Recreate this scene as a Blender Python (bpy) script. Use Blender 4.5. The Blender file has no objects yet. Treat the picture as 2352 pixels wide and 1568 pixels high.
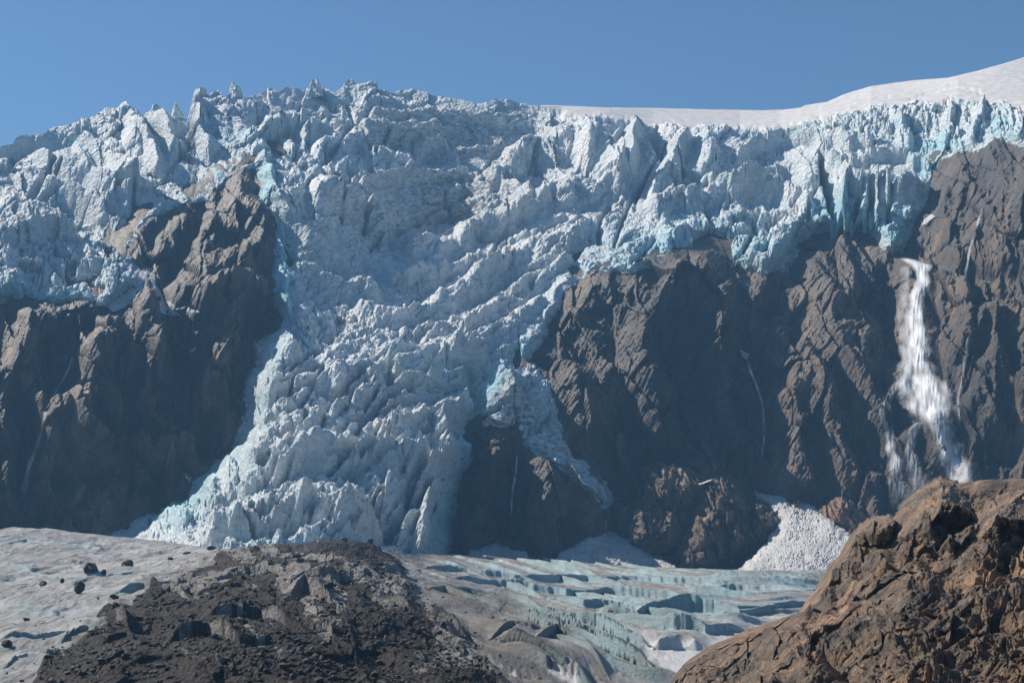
import bpy, math, random
import numpy as np

# ------------------------------------------------------------------ camera, sky, sun
F = 3619.0; CX, CY = 1176.0, 784.0
PITCH = math.atan((1180.0 - CY) / F)
sc = bpy.context.scene
cam_d = bpy.data.cameras.new("camera")
cam = bpy.data.objects.new("camera", cam_d)
sc.collection.objects.link(cam)
cam.location = (0, 0, 0)
cam.rotation_euler = (math.pi / 2 + PITCH, 0, 0)
cam_d.sensor_width = 36.0
cam_d.lens = 36.0 * F / 2352.0
cam_d.clip_start = 1.0
cam_d.clip_end = 60000.0
sc.camera = cam

SUN_EL = math.radians(40.0)
SUN_AZ = math.radians(-61.0)          # measured from the view direction (+Y), negative = left
sun_dir = (math.cos(SUN_EL) * math.sin(SUN_AZ), math.cos(SUN_EL) * math.cos(SUN_AZ), math.sin(SUN_EL))
world = bpy.data.worlds.new("World"); sc.world = world
world.use_nodes = True
wn = world.node_tree.nodes; wl = world.node_tree.links
wn.clear()
sky = wn.new("ShaderNodeTexSky"); sky.sky_type = 'NISHITA'; sky.sun_disc = False
sky.sun_elevation = SUN_EL; sky.sun_rotation = SUN_AZ
sky.altitude = 1200.0; sky.air_density = 1.0; sky.dust_density = 0.4; sky.ozone_density = 5.0
bg = wn.new("ShaderNodeBackground"); bg.inputs[1].default_value = 0.070
wo = wn.new("ShaderNodeOutputWorld")
tint = wn.new("ShaderNodeMix"); tint.data_type = 'RGBA'; tint.blend_type = 'MULTIPLY'; tint.inputs[0].default_value = 1.0
tint.inputs[7].default_value = (0.90, 1.04, 1.08, 1)
wl.new(sky.outputs[0], tint.inputs[6]); wl.new(tint.outputs[2], bg.inputs[0]); wl.new(bg.outputs[0], wo.inputs[0])
sun_l = bpy.data.lights.new("sun", 'SUN'); sun_l.energy = 5.0; sun_l.angle = math.radians(0.5)
sun_l.color = (1.0, 0.90, 0.78)
sun = bpy.data.objects.new("sun", sun_l); sc.collection.objects.link(sun)
from mathutils import Vector
sun.rotation_euler = Vector(sun_dir).to_track_quat('Z', 'Y').to_euler()
sun.location = (-300, 100, 400)
sc.view_settings.view_transform = 'Standard'; sc.view_settings.look = 'None'
sc.view_settings.gamma = 1.0; sc.view_settings.exposure = 0.38
try:
    sc.cycles.max_bounces = 5; sc.cycles.diffuse_bounces = 4; sc.cycles.volume_bounces = 0
    sc.cycles.transparent_max_bounces = 12; sc.cycles.use_denoising = True
except Exception: pass

# ------------------------------------------------------------------ numeric helpers
def ray_dir(px, py):
    x = (px - CX) / F; y = (CY - py) / F
    return x, math.cos(PITCH) - y * math.sin(PITCH), math.sin(PITCH) + y * math.cos(PITCH)

def at(px, py, D):
    """point on the sight line of (px, py) at world distance Y = D"""
    dx, dy, dz = ray_dir(px, py)
    k = D / dy
    return np.stack([dx * k, D + 0 * dx, dz * k], -1)

def sstep(a, b, x):
    t = np.clip((x - a) / (b - a), 0, 1)
    return t * t * (3 - 2 * t)

def _perm(seed):
    r = np.random.RandomState(seed); p = r.permutation(1024)
    return np.concatenate([p, p]), r
def perlin(x, y, seed=0):
    p, r = _perm(seed)
    ang = r.rand(1024) * 2 * np.pi
    gx, gy = np.cos(ang), np.sin(ang)
    xi = np.floor(x).astype(np.int64); yi = np.floor(y).astype(np.int64)
    xf = x - xi; yf = y - yi
    u = xf * xf * xf * (xf * (xf * 6 - 15) + 10); v = yf * yf * yf * (yf * (yf * 6 - 15) + 10)
    def g(ix, iy, fx, fy):
        h = p[(p[ix & 1023] + iy) & 1023]
        return gx[h] * fx + gy[h] * fy
    a = g(xi, yi, xf, yf); b = g(xi + 1, yi, xf - 1, yf)
    c = g(xi, yi + 1, xf, yf - 1); d = g(xi + 1, yi + 1, xf - 1, yf - 1)
    return (a + u * (b - a) + v * ((c + u * (d - c)) - (a + u * (b - a)))) * 1.5
def fbm(x, y, o=4, seed=0, gain=0.5, lac=2.03):
    s = 0; a = 1.0
    for i in range(o):
        s = s + a * perlin(x, y, seed + i * 7); x = x * lac + 13.7; y = y * lac + 5.1; a *= gain
    return s
def ridged(x, y, o=4, seed=0, gain=0.5, lac=2.1):
    s = 0; a = 1.0
    for i in range(o):
        s = s + a * (1 - 2 * np.abs(perlin(x, y, seed + i * 7))); x = x * lac + 3.7; y = y * lac + 9.1; a *= gain
    return s
def worley(x, y, seed=0, jit=0.9):
    p, r = _perm(seed)
    rx = r.rand(1024); ry = r.rand(1024); r1 = r.rand(1024); r2 = r.rand(1024); r3 = r.rand(1024)
    xi = np.floor(x).astype(np.int64); yi = np.floor(y).astype(np.int64)
    F1 = np.full(x.shape, 9.0); F2 = np.full(x.shape, 9.0)
    H = np.zeros(x.shape, np.int64); VX = np.zeros(x.shape); VY = np.zeros(x.shape)
    for dx in (-1, 0, 1):
        for dy in (-1, 0, 1):
            h = p[(p[(xi + dx) & 1023] + yi + dy) & 1023]
            vx = x - (xi + dx + 0.5 + jit * (rx[h] - 0.5)); vy = y - (yi + dy + 0.5 + jit * (ry[h] - 0.5))
            d = np.sqrt(vx * vx + vy * vy)
            m = d < F1
            F2 = np.where(m, F1, np.minimum(F2, d))
            H = np.where(m, h, H); VX = np.where(m, vx, VX); VY = np.where(m, vy, VY)
            F1 = np.where(m, d, F1)
    return F1, F2, r1[H], r2[H], r3[H], VX, VY
def blocks(x, y, size, seed, ang=0.0, asp=1.0, warp=0.35, tilt=0.8, groove=0.5, gw=0.12):
    """faceted broken blocks: random height, random tilt, grooves between. ang: long axis direction, asp: its stretch"""
    c, s = math.cos(ang), math.sin(ang)
    u = (x * c + y * s) / (size * asp); v = (-x * s + y * c) / size
    wx = perlin(u * 1.3, v * 1.3, seed + 50); wy = perlin(u * 1.3 + 40, v * 1.3, seed + 51)
    F1, F2, a, b, d, vx, vy = worley(u + warp * wx, v + warp * wy, seed)
    h = (a - 0.5) + tilt * ((b - 0.5) * 2 * vx + (d - 0.5) * 2 * vy)
    e = F2 - F1
    return h - groove * (1 - sstep(0, gw, e)), e
def tps(pts, res=(150, 100), box=(-450, -60, 2850, 1650), lam=1e-3, sx=1.0):
    P = np.array(pts, float); x = P[:, 0] / 1000 * sx; y = P[:, 1] / 1000; z = np.log(P[:, 2])
    def U(r2): return np.where(r2 > 1e-12, r2 * np.log(r2 + 1e-12), 0)
    n = len(x)
    K = U((x[:, None] - x) ** 2 + (y[:, None] - y) ** 2) + lam * np.eye(n)
    A = np.zeros((n + 3, n + 3)); A[:n, :n] = K; A[:n, n] = 1; A[:n, n + 1] = x; A[:n, n + 2] = y; A[n:, :n] = A[:n, n:].T
    w = np.linalg.solve(A, np.concatenate([z, [0, 0, 0]]))
    gx = np.linspace(box[0], box[2], res[0]); gy = np.linspace(box[1], box[3], res[1])
    X, Y = np.meshgrid(gx / 1000 * sx, gy / 1000)
    G = U((X[..., None] - x) ** 2 + (Y[..., None] - y) ** 2) @ w[:n] + w[n] + w[n + 1] * X + w[n + 2] * Y; G = np.exp(G)
    def f(px, py): return bilin(G, (px - box[0]) / (box[2] - box[0]) * (res[0] - 1), (py - box[1]) / (box[3] - box[1]) * (res[1] - 1))
    return f
def bilin(G, u, v):
    u = np.clip(u, 0, G.shape[1] - 1.001); v = np.clip(v, 0, G.shape[0] - 1.001)
    i = u.astype(int); j = v.astype(int); a = u - i; b = v - j
    return (G[j, i] * (1 - a) + G[j, i + 1] * a) * (1 - b) + (G[j + 1, i] * (1 - a) + G[j + 1, i + 1] * a) * b
def line(pts):
    P = np.array(pts, float)
    return lambda x: np.interp(x, P[:, 0], P[:, 1])
def sdist(poly, x, y):
    """signed distance to polygon, positive inside"""
    P = np.array(poly, float); n = len(P)
    d = np.full(x.shape, 1e18); ins = np.zeros(x.shape, bool)
    for i in range(n):
        ax, ay = P[i]; bx, by = P[(i + 1) % n]
        ex, ey = bx - ax, by - ay
        t = np.clip(((x - ax) * ex + (y - ay) * ey) / (ex * ex + ey * ey + 1e-9), 0, 1)
        d = np.minimum(d, (x - ax - t * ex) ** 2 + (y - ay - t * ey) ** 2)
        if ay != by:
            ins ^= ((ay > y) != (by > y)) & (x < ex * (y - ay) / (by - ay) + ax)
    return np.where(ins, 1, -1) * np.sqrt(d)
def strokes(x, y, L):
    """hand-laid ridges (+) and gullies (-): (points, half width, height in metres)"""
    r = np.zeros(x.shape)
    for pts, w, a in L:
        P = np.array(pts, float)
        m = (x > P[:, 0].min() - 2.5 * w) & (x < P[:, 0].max() + 2.5 * w) & (y > P[:, 1].min() - 2.5 * w) & (y < P[:, 1].max() + 2.5 * w)
        xs, ys = x[m], y[m]
        if xs.size == 0: continue
        xs = xs + w * 0.5 * perlin(xs / (w * 2.2), ys / (w * 2.2), 3); ys = ys + w * 0.5 * perlin(xs / (w * 2.2) + 9, ys / (w * 2.2), 4)
        d = np.full(xs.shape, 1e18)
        for i in range(len(P) - 1):
            ax, ay = P[i]; ex, ey = P[i + 1] - P[i]
            t = np.clip(((xs - ax) * ex + (ys - ay) * ey) / (ex * ex + ey * ey + 1e-9), 0, 1)
            d = np.minimum(d, (xs - ax - t * ex) ** 2 + (ys - ay - t * ey) ** 2)
        d = np.sqrt(d) / w
        k = np.where(d < 1, 1 - d * (1 - 0.35 * (1 - d)), 0) if a > 0 else np.exp(-d * d * 1.8)
        r[m] += a * k
    return r

# ------------------------------------------------------------------ materials
def mat(name, rough=0.85, spec=0.3):
    m = bpy.data.materials.new(name); m.use_nodes = True
    nt = m.node_tree; b = nt.nodes["Principled BSDF"]
    b.inputs["Roughness"].default_value = rough
    b.inputs["Specular IOR Level"].default_value = spec
    return m, nt, b
def N(nt, typ, **kw):
    n = nt.nodes.new(typ)
    for k, v in kw.items():
        if k.startswith("i_"): n.inputs[k[2:].replace("_", " ")].default_value = v
        else: setattr(n, k, v)
    return n
def noise_tex(nt, scale, detail=5, rough=0.6, stretch=None, rot=None, dist=0.0, typ='FBM'):
    g = nt.nodes.new("ShaderNodeNewGeometry"); src = g.outputs["Position"]
    if stretch or rot:
        mp = nt.nodes.new("ShaderNodeMapping")
        nt.links.new(src, mp.inputs[0]); src = mp.outputs[0]
        if stretch: mp.inputs["Scale"].default_value = stretch
        if rot: mp.inputs["Rotation"].default_value = rot
    t = nt.nodes.new("ShaderNodeTexNoise"); t.noise_type = typ
    t.inputs["Scale"].default_value = scale; t.inputs["Detail"].default_value = detail
    t.inputs["Roughness"].default_value = rough; t.inputs["Distortion"].default_value = dist
    nt.links.new(src, t.inputs["Vector"])
    return t.outputs["Fac"]
def vor_tex(nt, scale, stretch=None, rot=None, feature='DISTANCE_TO_EDGE'):
    g = nt.nodes.new("ShaderNodeNewGeometry"); src = g.outputs["Position"]
    mp = nt.nodes.new("ShaderNodeMapping"); nt.links.new(src, mp.inputs[0])
    if stretch: mp.inputs["Scale"].default_value = stretch
    if rot: mp.inputs["Rotation"].default_value = rot
    t = nt.nodes.new("ShaderNodeTexVoronoi"); t.feature = feature
    t.inputs["Scale"].default_value = scale
    nt.links.new(mp.outputs[0], t.inputs["Vector"])
    return t.outputs["Distance"]
def ramp(nt, src, stops):
    r = nt.nodes.new("ShaderNodeValToRGB"); e = r.color_ramp.elements
    while len(e) < len(stops): e.new(0.5)
    for i, (p, c) in enumerate(stops):
        e[i].position = p; e[i].color = (*c, 1) if len(c) == 3 else c
    nt.links.new(src, r.inputs[0]); return r.outputs[0]
def mix(nt, fac, a, b, mode='MIX'):
    m = nt.nodes.new("ShaderNodeMix"); m.data_type = 'RGBA'; m.blend_type = mode
    for s, v in ((m.inputs[0], fac), (m.inputs[6], a), (m.inputs[7], b)):
        if hasattr(v, "is_output"): nt.links.new(v, s)
        elif isinstance(v, (int, float)): s.default_value = v
        else: s.default_value = (*v, 1)
    return m.outputs[2]
def attr(nt, name):
    a = nt.nodes.new("ShaderNodeAttribute"); a.attribute_name = name; return a.outputs["Fac"]
def bump(nt, b, layers):
    prev = None
    for h, dist, st in layers:
        n = nt.nodes.new("ShaderNodeBump"); n.inputs["Distance"].default_value = dist; n.inputs["Strength"].default_value = st
        nt.links.new(h, n.inputs["Height"])
        if prev: nt.links.new(prev, n.inputs["Normal"])
        prev = n.outputs[0]
    nt.links.new(prev, b.inputs["Normal"])
def lin(r, g, b): 
    f = lambda c: ((c / 255 + 0.055) / 1.055) ** 2.4 if c > 10 else c / 255 / 12.92
    return (f(r), f(g), f(b))

def ice_mat(name, scale=1.0):
    m, nt, b = mat(name, 0.6, 0.35)
    n1 = noise_tex(nt, 0.02 * scale, 6, 0.65)
    n2 = noise_tex(nt, 0.12 * scale, 6, 0.7, stretch=(1, 1, 2.2))
    base = ramp(nt, n1, [(0.35, (0.53, 0.61, 0.655)), (0.5, (0.65, 0.71, 0.735)), (0.68, (0.79, 0.82, 0.83))])
    base = mix(nt, attr(nt, "snow"), base, (0.88, 0.89, 0.90))
    base = mix(nt, attr(nt, "blue"), base, (0.31, 0.63, 0.73))
    dm = nt.nodes.new("ShaderNodeMath"); dm.operation = 'MULTIPLY'
    nt.links.new(ramp(nt, n2, [(0.42, (0, 0, 0)), (0.62, (1, 1, 1))]), dm.inputs[0]); nt.links.new(attr(nt, "dirt"), dm.inputs[1])
    base = mix(nt, dm.outputs[0], base, (0.22, 0.21, 0.20))
    nt.links.new(base, b.inputs["Base Color"])
    bump(nt, b, [(noise_tex(nt, 0.10 * scale, 9, 0.74, stretch=(1, 1, 1.8)), 5.0 / scale, 0.65),
                 (vor_tex(nt, 0.16 * scale, stretch=(1, 1, 1.6), feature='F1'), 3.0 / scale, 0.5)])
    return m
def rock_mat(name, cols, scale=1.0, rot=(0, 0.5, 0), stretch=(1, 1, 0.4), bd=3.6, bs=0.7, stain=None, fine=0.12, spec=0.35, rough=0.62):
    m, nt, b = mat(name, rough, spec)
    n1 = noise_tex(nt, 0.03 * scale, 8, 0.68, stretch=stretch, rot=rot, dist=0.4)
    n2 = noise_tex(nt, 0.25 * scale, 6, 0.7)
    col = ramp(nt, n1, [(0.3, cols[0]), (0.5, cols[1]), (0.7, cols[2])])
    col = mix(nt, 0.7, col, ramp(nt, n2, [(0.35, (0.35, 0.35, 0.35)), (0.65, (1, 1, 1))]), 'MULTIPLY')
    st_ = noise_tex(nt, 0.006 * scale, 5, 0.65, stretch=(1.6, 1.6, 0.5), rot=(0, 0.3, 0), dist=0.6)
    col = mix(nt, 0.85, col, ramp(nt, st_, [(0.36, (0.30, 0.32, 0.36)), (0.5, (0.85, 0.85, 0.85)), (0.64, (1.7, 1.4, 1.15))]), 'MULTIPLY')
    st2 = noise_tex(nt, 0.035 * scale, 6, 0.7, stretch=(1.8, 1.8, 0.35), dist=0.3)
    col = mix(nt, 0.8, col, ramp(nt, st2, [(0.38, (0.28, 0.28, 0.30)), (0.52, (1, 1, 1)), (0.66, (1.4, 1.25, 1.1))]), 'MULTIPLY')
    if stain:
        s = noise_tex(nt, 0.012 * scale, 5, 0.6)
        col = mix(nt, ramp(nt, s, [(0.52, (0, 0, 0)), (0.68, (0.8, 0.8, 0.8))]), col, stain)
    nt.links.new(col, b.inputs["Base Color"])
    bump(nt, b, [(noise_tex(nt, fine * scale, 9, 0.78, stretch=stretch, rot=rot, dist=0.8), bd / scale, bs),
                 (noise_tex(nt, fine * 2.2 * scale, 7, 0.8, stretch=stretch, rot=rot, typ='RIDGED_MULTIFRACTAL'), bd * 0.25 / scale, bs * 0.6),
                 (noise_tex(nt, fine * 7 * scale, 4, 0.7), bd * 0.12 / scale, bs)])
    return m
M_ICE = ice_mat("glacier_ice")
M_ROCK = rock_mat("cliff_rock", [(0.048, 0.042, 0.036), (0.115, 0.092, 0.072), (0.24, 0.19, 0.14)], spec=0.5, rough=0.5)
M_KNOLL = rock_mat("outcrop_rock", [(0.12, 0.09, 0.07), (0.25, 0.18, 0.13), (0.42, 0.30, 0.205)], scale=1.3)
M_NEAR = rock_mat("near_rock", [(0.10, 0.070, 0.046), (0.22, 0.160, 0.105), (0.40, 0.305, 0.21)], scale=7.0, rot=(0, -0.45, 0.2), stretch=(0.35, 1, 1.2), bd=3.0, bs=0.9, stain=(0.22, 0.13, 0.07))
M_BOULD = rock_mat("boulder_rock", [(0.022, 0.018, 0.015), (0.05, 0.041, 0.033), (0.10, 0.08, 0.062)], scale=4)
M_BIG = rock_mat("grey_boulder_rock", [(0.13, 0.095, 0.062), (0.21, 0.16, 0.11), (0.30, 0.235, 0.17)], scale=6.0, rot=(0, -0.9, 0.2), stretch=(0.5, 1, 1.0), bd=2.5, bs=0.6)
def snow_mat(name, col=(0.80, 0.82, 0.84), sc_=0.35, bd=1.2):
    m, nt, b = mat(name, 0.7, 0.2)
    n = noise_tex(nt, 0.08, 6, 0.7)
    nt.links.new(ramp(nt, n, [(0.35, tuple(c * 0.72 for c in col)), (0.6, col)]), b.inputs["Base Color"])
    bump(nt, b, [(noise_tex(nt, sc_, 6, 0.7), bd, 0.8), (vor_tex(nt, sc_ * 1.5, feature='F1'), bd * 0.7, 0.7)])
    return m
M_FIELD = snow_mat("snowfield_snow", (0.76, 0.75, 0.73), 0.012, 1.5)
M_SNOW = snow_mat("avalanche_snow", (0.60, 0.61, 0.61))
M_OLDSNOW = snow_mat("old_snow", (0.55, 0.55, 0.54))

# ------------------------------------------------------------------ object helpers
def tag(o, label=None, cat=None, group=None, kind=None):
    if label: o["label"] = label
    if cat: o["category"] = cat
    if group: o["group"] = group
    if kind: o["kind"] = kind
    return o
def grid_mesh(name, P, keep, material, attrs=None, recenter=True, smooth=False, parent=None):
    """P (rows, cols, 3); keep = per-quad mask"""
    R, Cc = P.shape[:2]
    jj, ii = np.nonzero(keep)
    a = jj * Cc + ii
    quads = np.stack([a, a + Cc, a + Cc + 1, a + 1], 1)
    used = np.zeros(R * Cc, bool); used[quads.ravel()] = True
    idx = np.cumsum(used) - 1
    quads = idx[quads]; V = P.reshape(-1, 3)[used]
    c = V.mean(0) if recenter else np.zeros(3)
    me = bpy.data.meshes.new(name)
    me.vertices.add(len(V)); me.vertices.foreach_set("co", (V - c).astype(np.float32).ravel())
    me.loops.add(quads.size); me.loops.foreach_set("vertex_index", quads.astype(np.int32).ravel())
    me.polygons.add(len(quads))
    me.polygons.foreach_set("loop_start", np.arange(0, quads.size, 4, dtype=np.int32))
    me.polygons.foreach_set("use_smooth", np.full(len(quads), smooth, bool))
    me.update(calc_edges=True)
    for k, v in (attrs or {}).items():
        at_ = me.attributes.new(k, 'FLOAT', 'POINT'); at_.data.foreach_set("value", np.broadcast_to(v, (R, Cc)).ravel()[used].astype(np.float32))
    me.materials.append(material)
    o = bpy.data.objects.new(name, me); o.location = c
    sc.collection.objects.link(o)
    if parent: o.parent = parent
    return o
def poly_mesh(name, V, Fc, material, smooth=False, attrs=None):
    V = np.asarray(V, float); c = V.mean(0); c[2] = V[:, 2].min()
    me = bpy.data.meshes.new(name); me.from_pydata([tuple(v) for v in (V - c)], [], Fc); me.update()
    if smooth: me.polygons.foreach_set("use_smooth", np.ones(len(me.polygons), bool))
    me.materials.append(material)
    o = bpy.data.objects.new(name, me); o.location = c; sc.collection.objects.link(o)
    return o

# ================================================================== THE WALL
SKY = line([(-450, 452), (-150, 380), (0, 327), (30, 316), (40, 305), (75, 296), (100, 293), (125, 280), (160, 276), (190, 262), (215, 262), (240, 246), (285, 240), (300, 250),
            (350, 253), (380, 262), (430, 268), (438, 245), (447, 206), (470, 203), (480, 212), (500, 200), (520, 216), (532, 195), (545, 200), (556, 222),
            (590, 206), (612, 196), (640, 205), (662, 196), (700, 201), (714, 190), (740, 192), (770, 206), (790, 190), (806, 184), (824, 190), (850, 188), (880, 192),
            (900, 202), (950, 199), (1000, 212), (1050, 222), (1100, 234), (1130, 229), (1150, 225), (1200, 230), (1290, 237), (1400, 242), (1500, 243), (1640, 246),
            (1750, 248), (1800, 246), (1840, 241), (1850, 236), (1900, 228), (1950, 207), (2000, 193), (2100, 178), (2180, 172), (2240, 158), (2300, 142), (2352, 126), (2800, 20)])
ICE = [(-450, 760), (-200, 730), (0, 702), (60, 692), (100, 705), (180, 692), (240, 705), (265, 690), (300, 662), (335, 652), (345, 636), (322, 625), (300, 602), (305, 570), (328, 530), (345, 500),
       (370, 488), (395, 482), (430, 470), (470, 462), (500, 430), (530, 402), (560, 390), (600, 388), (596, 420), (588, 470), (610, 500), (632, 520), (628, 560), (632, 600), (622, 640), (634, 700),
       (650, 740), (630, 772), (603, 785), (588, 800), (575, 850), (562, 900), (562, 940), (545, 980), (535, 1030), (508, 1062), (470, 1090), (440, 1112), (430, 1145), (350, 1185), (250, 1222), (220, 1400),
       (1040, 1400), (1035, 1270), (1038, 1210), (1045, 1155), (1062, 1100), (1082, 1050), (1086, 1010), (1110, 985), (1150, 990), (1180, 975), (1200, 1015), (1228, 1050), (1262, 1068), (1300, 1090), (1345, 1125), (1385, 1172), (1404, 1150), (1394, 1118), (1360, 1082), (1312, 1045), (1288, 990),
       (1276, 930), (1265, 880), (1240, 850), (1208, 838), (1225, 810), (1250, 770), (1275, 720), (1300, 670), (1330, 642), (1370, 630), (1450, 628), (1500, 610), (1530, 596), (1600, 600), (1640, 598),
       (1690, 606), (1750, 632), (1800, 620), (1815, 590), (1840, 552), (1870, 540), (1900, 530), (1950, 531), (1990, 530), (2010, 545), (2030, 570), (2055, 578), (2075, 560), (2090, 535), (2100, 500),
       (2115, 470), (2130, 440), (2150, 400), (2170, 365), (2200, 352), (2250, 345), (2290, 322), (2352, 345), (2850, 340), (2850, -400), (-450, -400)]
D_ROCK = tps([(-450, 1350, 1400), (0, 1350, 1420), (300, 1350, 1480), (600, 1350, 1480), (1040, 1350, 1440), (1250, 1350, 1400), (1450, 1350, 1430), (1700, 1350, 1440), (1900, 1350, 1430), (2352, 1350, 1330), (2800, 1350, 1180),
              (-450, 1000, 1470), (0, 1000, 1500), (300, 1000, 1560), (550, 1000, 1570), (1080, 1000, 1490), (1150, 1000, 1500), (1400, 1000, 1540), (1700, 1000, 1560), (2000, 1000, 1500), (2352, 1000, 1380), (2800, 1000, 1230),
              (-450, 740, 1600), (0, 740, 1640), (250, 740, 1640), (450, 740, 1640), (620, 740, 1680), (1280, 740, 1660), (1500, 740, 1640), (1700, 740, 1650), (2000, 740, 1600), (2352, 740, 1440), (2800, 740, 1290),
              (320, 560, 1780), (450, 560, 1790), (620, 560, 1800), (580, 400, 1920), (1500, 610, 1720), (1800, 610, 1730), (2080, 560, 1680), (2352, 500, 1530), (2800, 500, 1380), (2352, 340, 1640), (2200, 350, 1760), (2800, 340, 1500),
              (1200, 200, 2400), (300, 200, 2300), (1800, 300, 2150)])
D_ICE = tps([(-450, 720, 1600), (0, 700, 1620), (200, 700, 1630), (340, 640, 1690), (0, 620, 1680), (0, 530, 1760), (250, 540, 1790), (150, 500, 1880), (400, 480, 1850), (0, 450, 1930), (200, 440, 1930), (0, 350, 2060), (250, 330, 2060), (400, 330, 2060),
             (250, 250, 2180), (450, 400, 1980), (560, 390, 1930), (480, 260, 2120), (550, 210, 2200), (620, 390, 1900), (620, 330, 2040), (620, 520, 1810), (640, 640, 1730), (660, 740, 1640), (720, 450, 1830), (720, 560, 1790), (700, 300, 2150), (800, 200, 2270),
             (800, 260, 2220), (800, 340, 2100), (850, 410, 2010), (870, 450, 1975), (900, 530, 1950), (950, 580, 1890), (850, 600, 1840), (850, 700, 1740), (1000, 225, 2255), (1000, 260, 2225), (1000, 340, 2180), (1000, 385, 2150), (1000, 402, 2085), (1020, 470, 2050), (1020, 550, 2015), (1080, 580, 1900), (1150, 480, 1980), (1000, 640, 1810), (1000, 720, 1720),
             (1100, 700, 1730), (1200, 600, 1820), (1200, 750, 1650), (1150, 300, 2190), (1150, 370, 2150), (1250, 260, 2230), (1240, 340, 2170), (1290, 330, 2110), (1230, 440, 2000), (1300, 440, 1980), (1350, 500, 1890), (1350, 600, 1750), (1450, 260, 2200), (1420, 400, 2040), (1500, 470, 1900), (1500, 590, 1720), (1600, 300, 2100), (1600, 400, 1960), (1600, 500, 1850), (1700, 600, 1680),
             (1800, 290, 2080), (1800, 380, 1960), (1800, 480, 1840), (1850, 540, 1720), (1950, 520, 1690), (1950, 400, 1830), (2050, 560, 1650), (2050, 420, 1790), (2050, 300, 1930), (2100, 240, 1980), (2200, 330, 1800), (2352, 320, 1620), (2352, 250, 1720), (2800, 320, 1450), (2800, 250, 1560),
             (600, 800, 1560), (600, 900, 1500), (580, 1000, 1440), (500, 1080, 1400), (450, 1130, 1380), (300, 1220, 1350), (700, 780, 1600), (750, 880, 1510), (700, 1000, 1390), (600, 1060, 1350), (650, 1150, 1260), (500, 1240, 1230), (750, 1250, 1160), (750, 1350, 1100),
             (900, 800, 1590), (900, 900, 1520), (900, 1000, 1400), (850, 1040, 1360), (850, 1150, 1240), (1050, 800, 1590), (1060, 850, 1560), (1050, 950, 1500), (1050, 1050, 1430), (1000, 1150, 1310), (1000, 1250, 1260), (1040, 1350, 1240), (1180, 850, 1560), (1200, 950, 1510), (1250, 1000, 1500), (300, 1400, 1200)])

U0, U1, V1 = -440.0, 2790.0, 1352.0
NX, NY = 1420, 560
pxs = np.linspace(U0, U1, NX)
tt = np.linspace(0, 1, NY)
PXm = np.broadcast_to(pxs, (NY, NX)).copy()
SK = SKY(PXm)
PYm = SK + (V1 - SK) * tt[:, None]

wv = 9 * fbm(PXm / 45, PYm / 45, 4, 11)
wu = 9 * fbm(PXm / 45 + 30, PYm / 45, 4, 12)
dI = sdist(ICE, PXm + wu * 0.8, PYm + wv * 0.8)

# ---- rock relief ------------------------------------------------------------
def rock_relief(x, y):
    X = x + 18 * perlin(x / 160, y / 160, 21); Y = y + 18 * perlin(x / 160 + 9, y / 160, 22)
    lean = X + 0.25 * Y * np.sin(x / 400)
    r = 34 * (ridged(lean / 150, Y / 330, 3, 31) * 0.5)
    b1, e1 = blocks(X, Y, 74, 41, ang=1.25, asp=1.9, tilt=1.1, groove=0.25, gw=0.10, warp=0.2)
    b2, e2 = blocks(X + 7 * b1, Y, 27, 42, ang=-1.05, asp=2.2, tilt=1.1, groove=0.35, gw=0.12, warp=0.15)
    b3, e3 = blocks(X, Y, 11, 43, ang=-0.9, asp=2.0, tilt=1.1, groove=0.35, gw=0.15, warp=0.15)
    c_, s_ = math.cos(-1.0), math.sin(-1.0)
    r = r + 18 * b1 + 5.0 * b2 * (0.35 + 0.9 * sstep(-0.3, 0.4, perlin(x / 130, y / 130, 46))) + 1.8 * b3 + 1.4 * ridged((X * c_ + Y * s_) / 60, (-X * s_ + Y * c_) / 10, 4, 44, gain=0.6) + 0.6 * fbm(X / 7, Y / 7, 2, 45)
    return r
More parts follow.
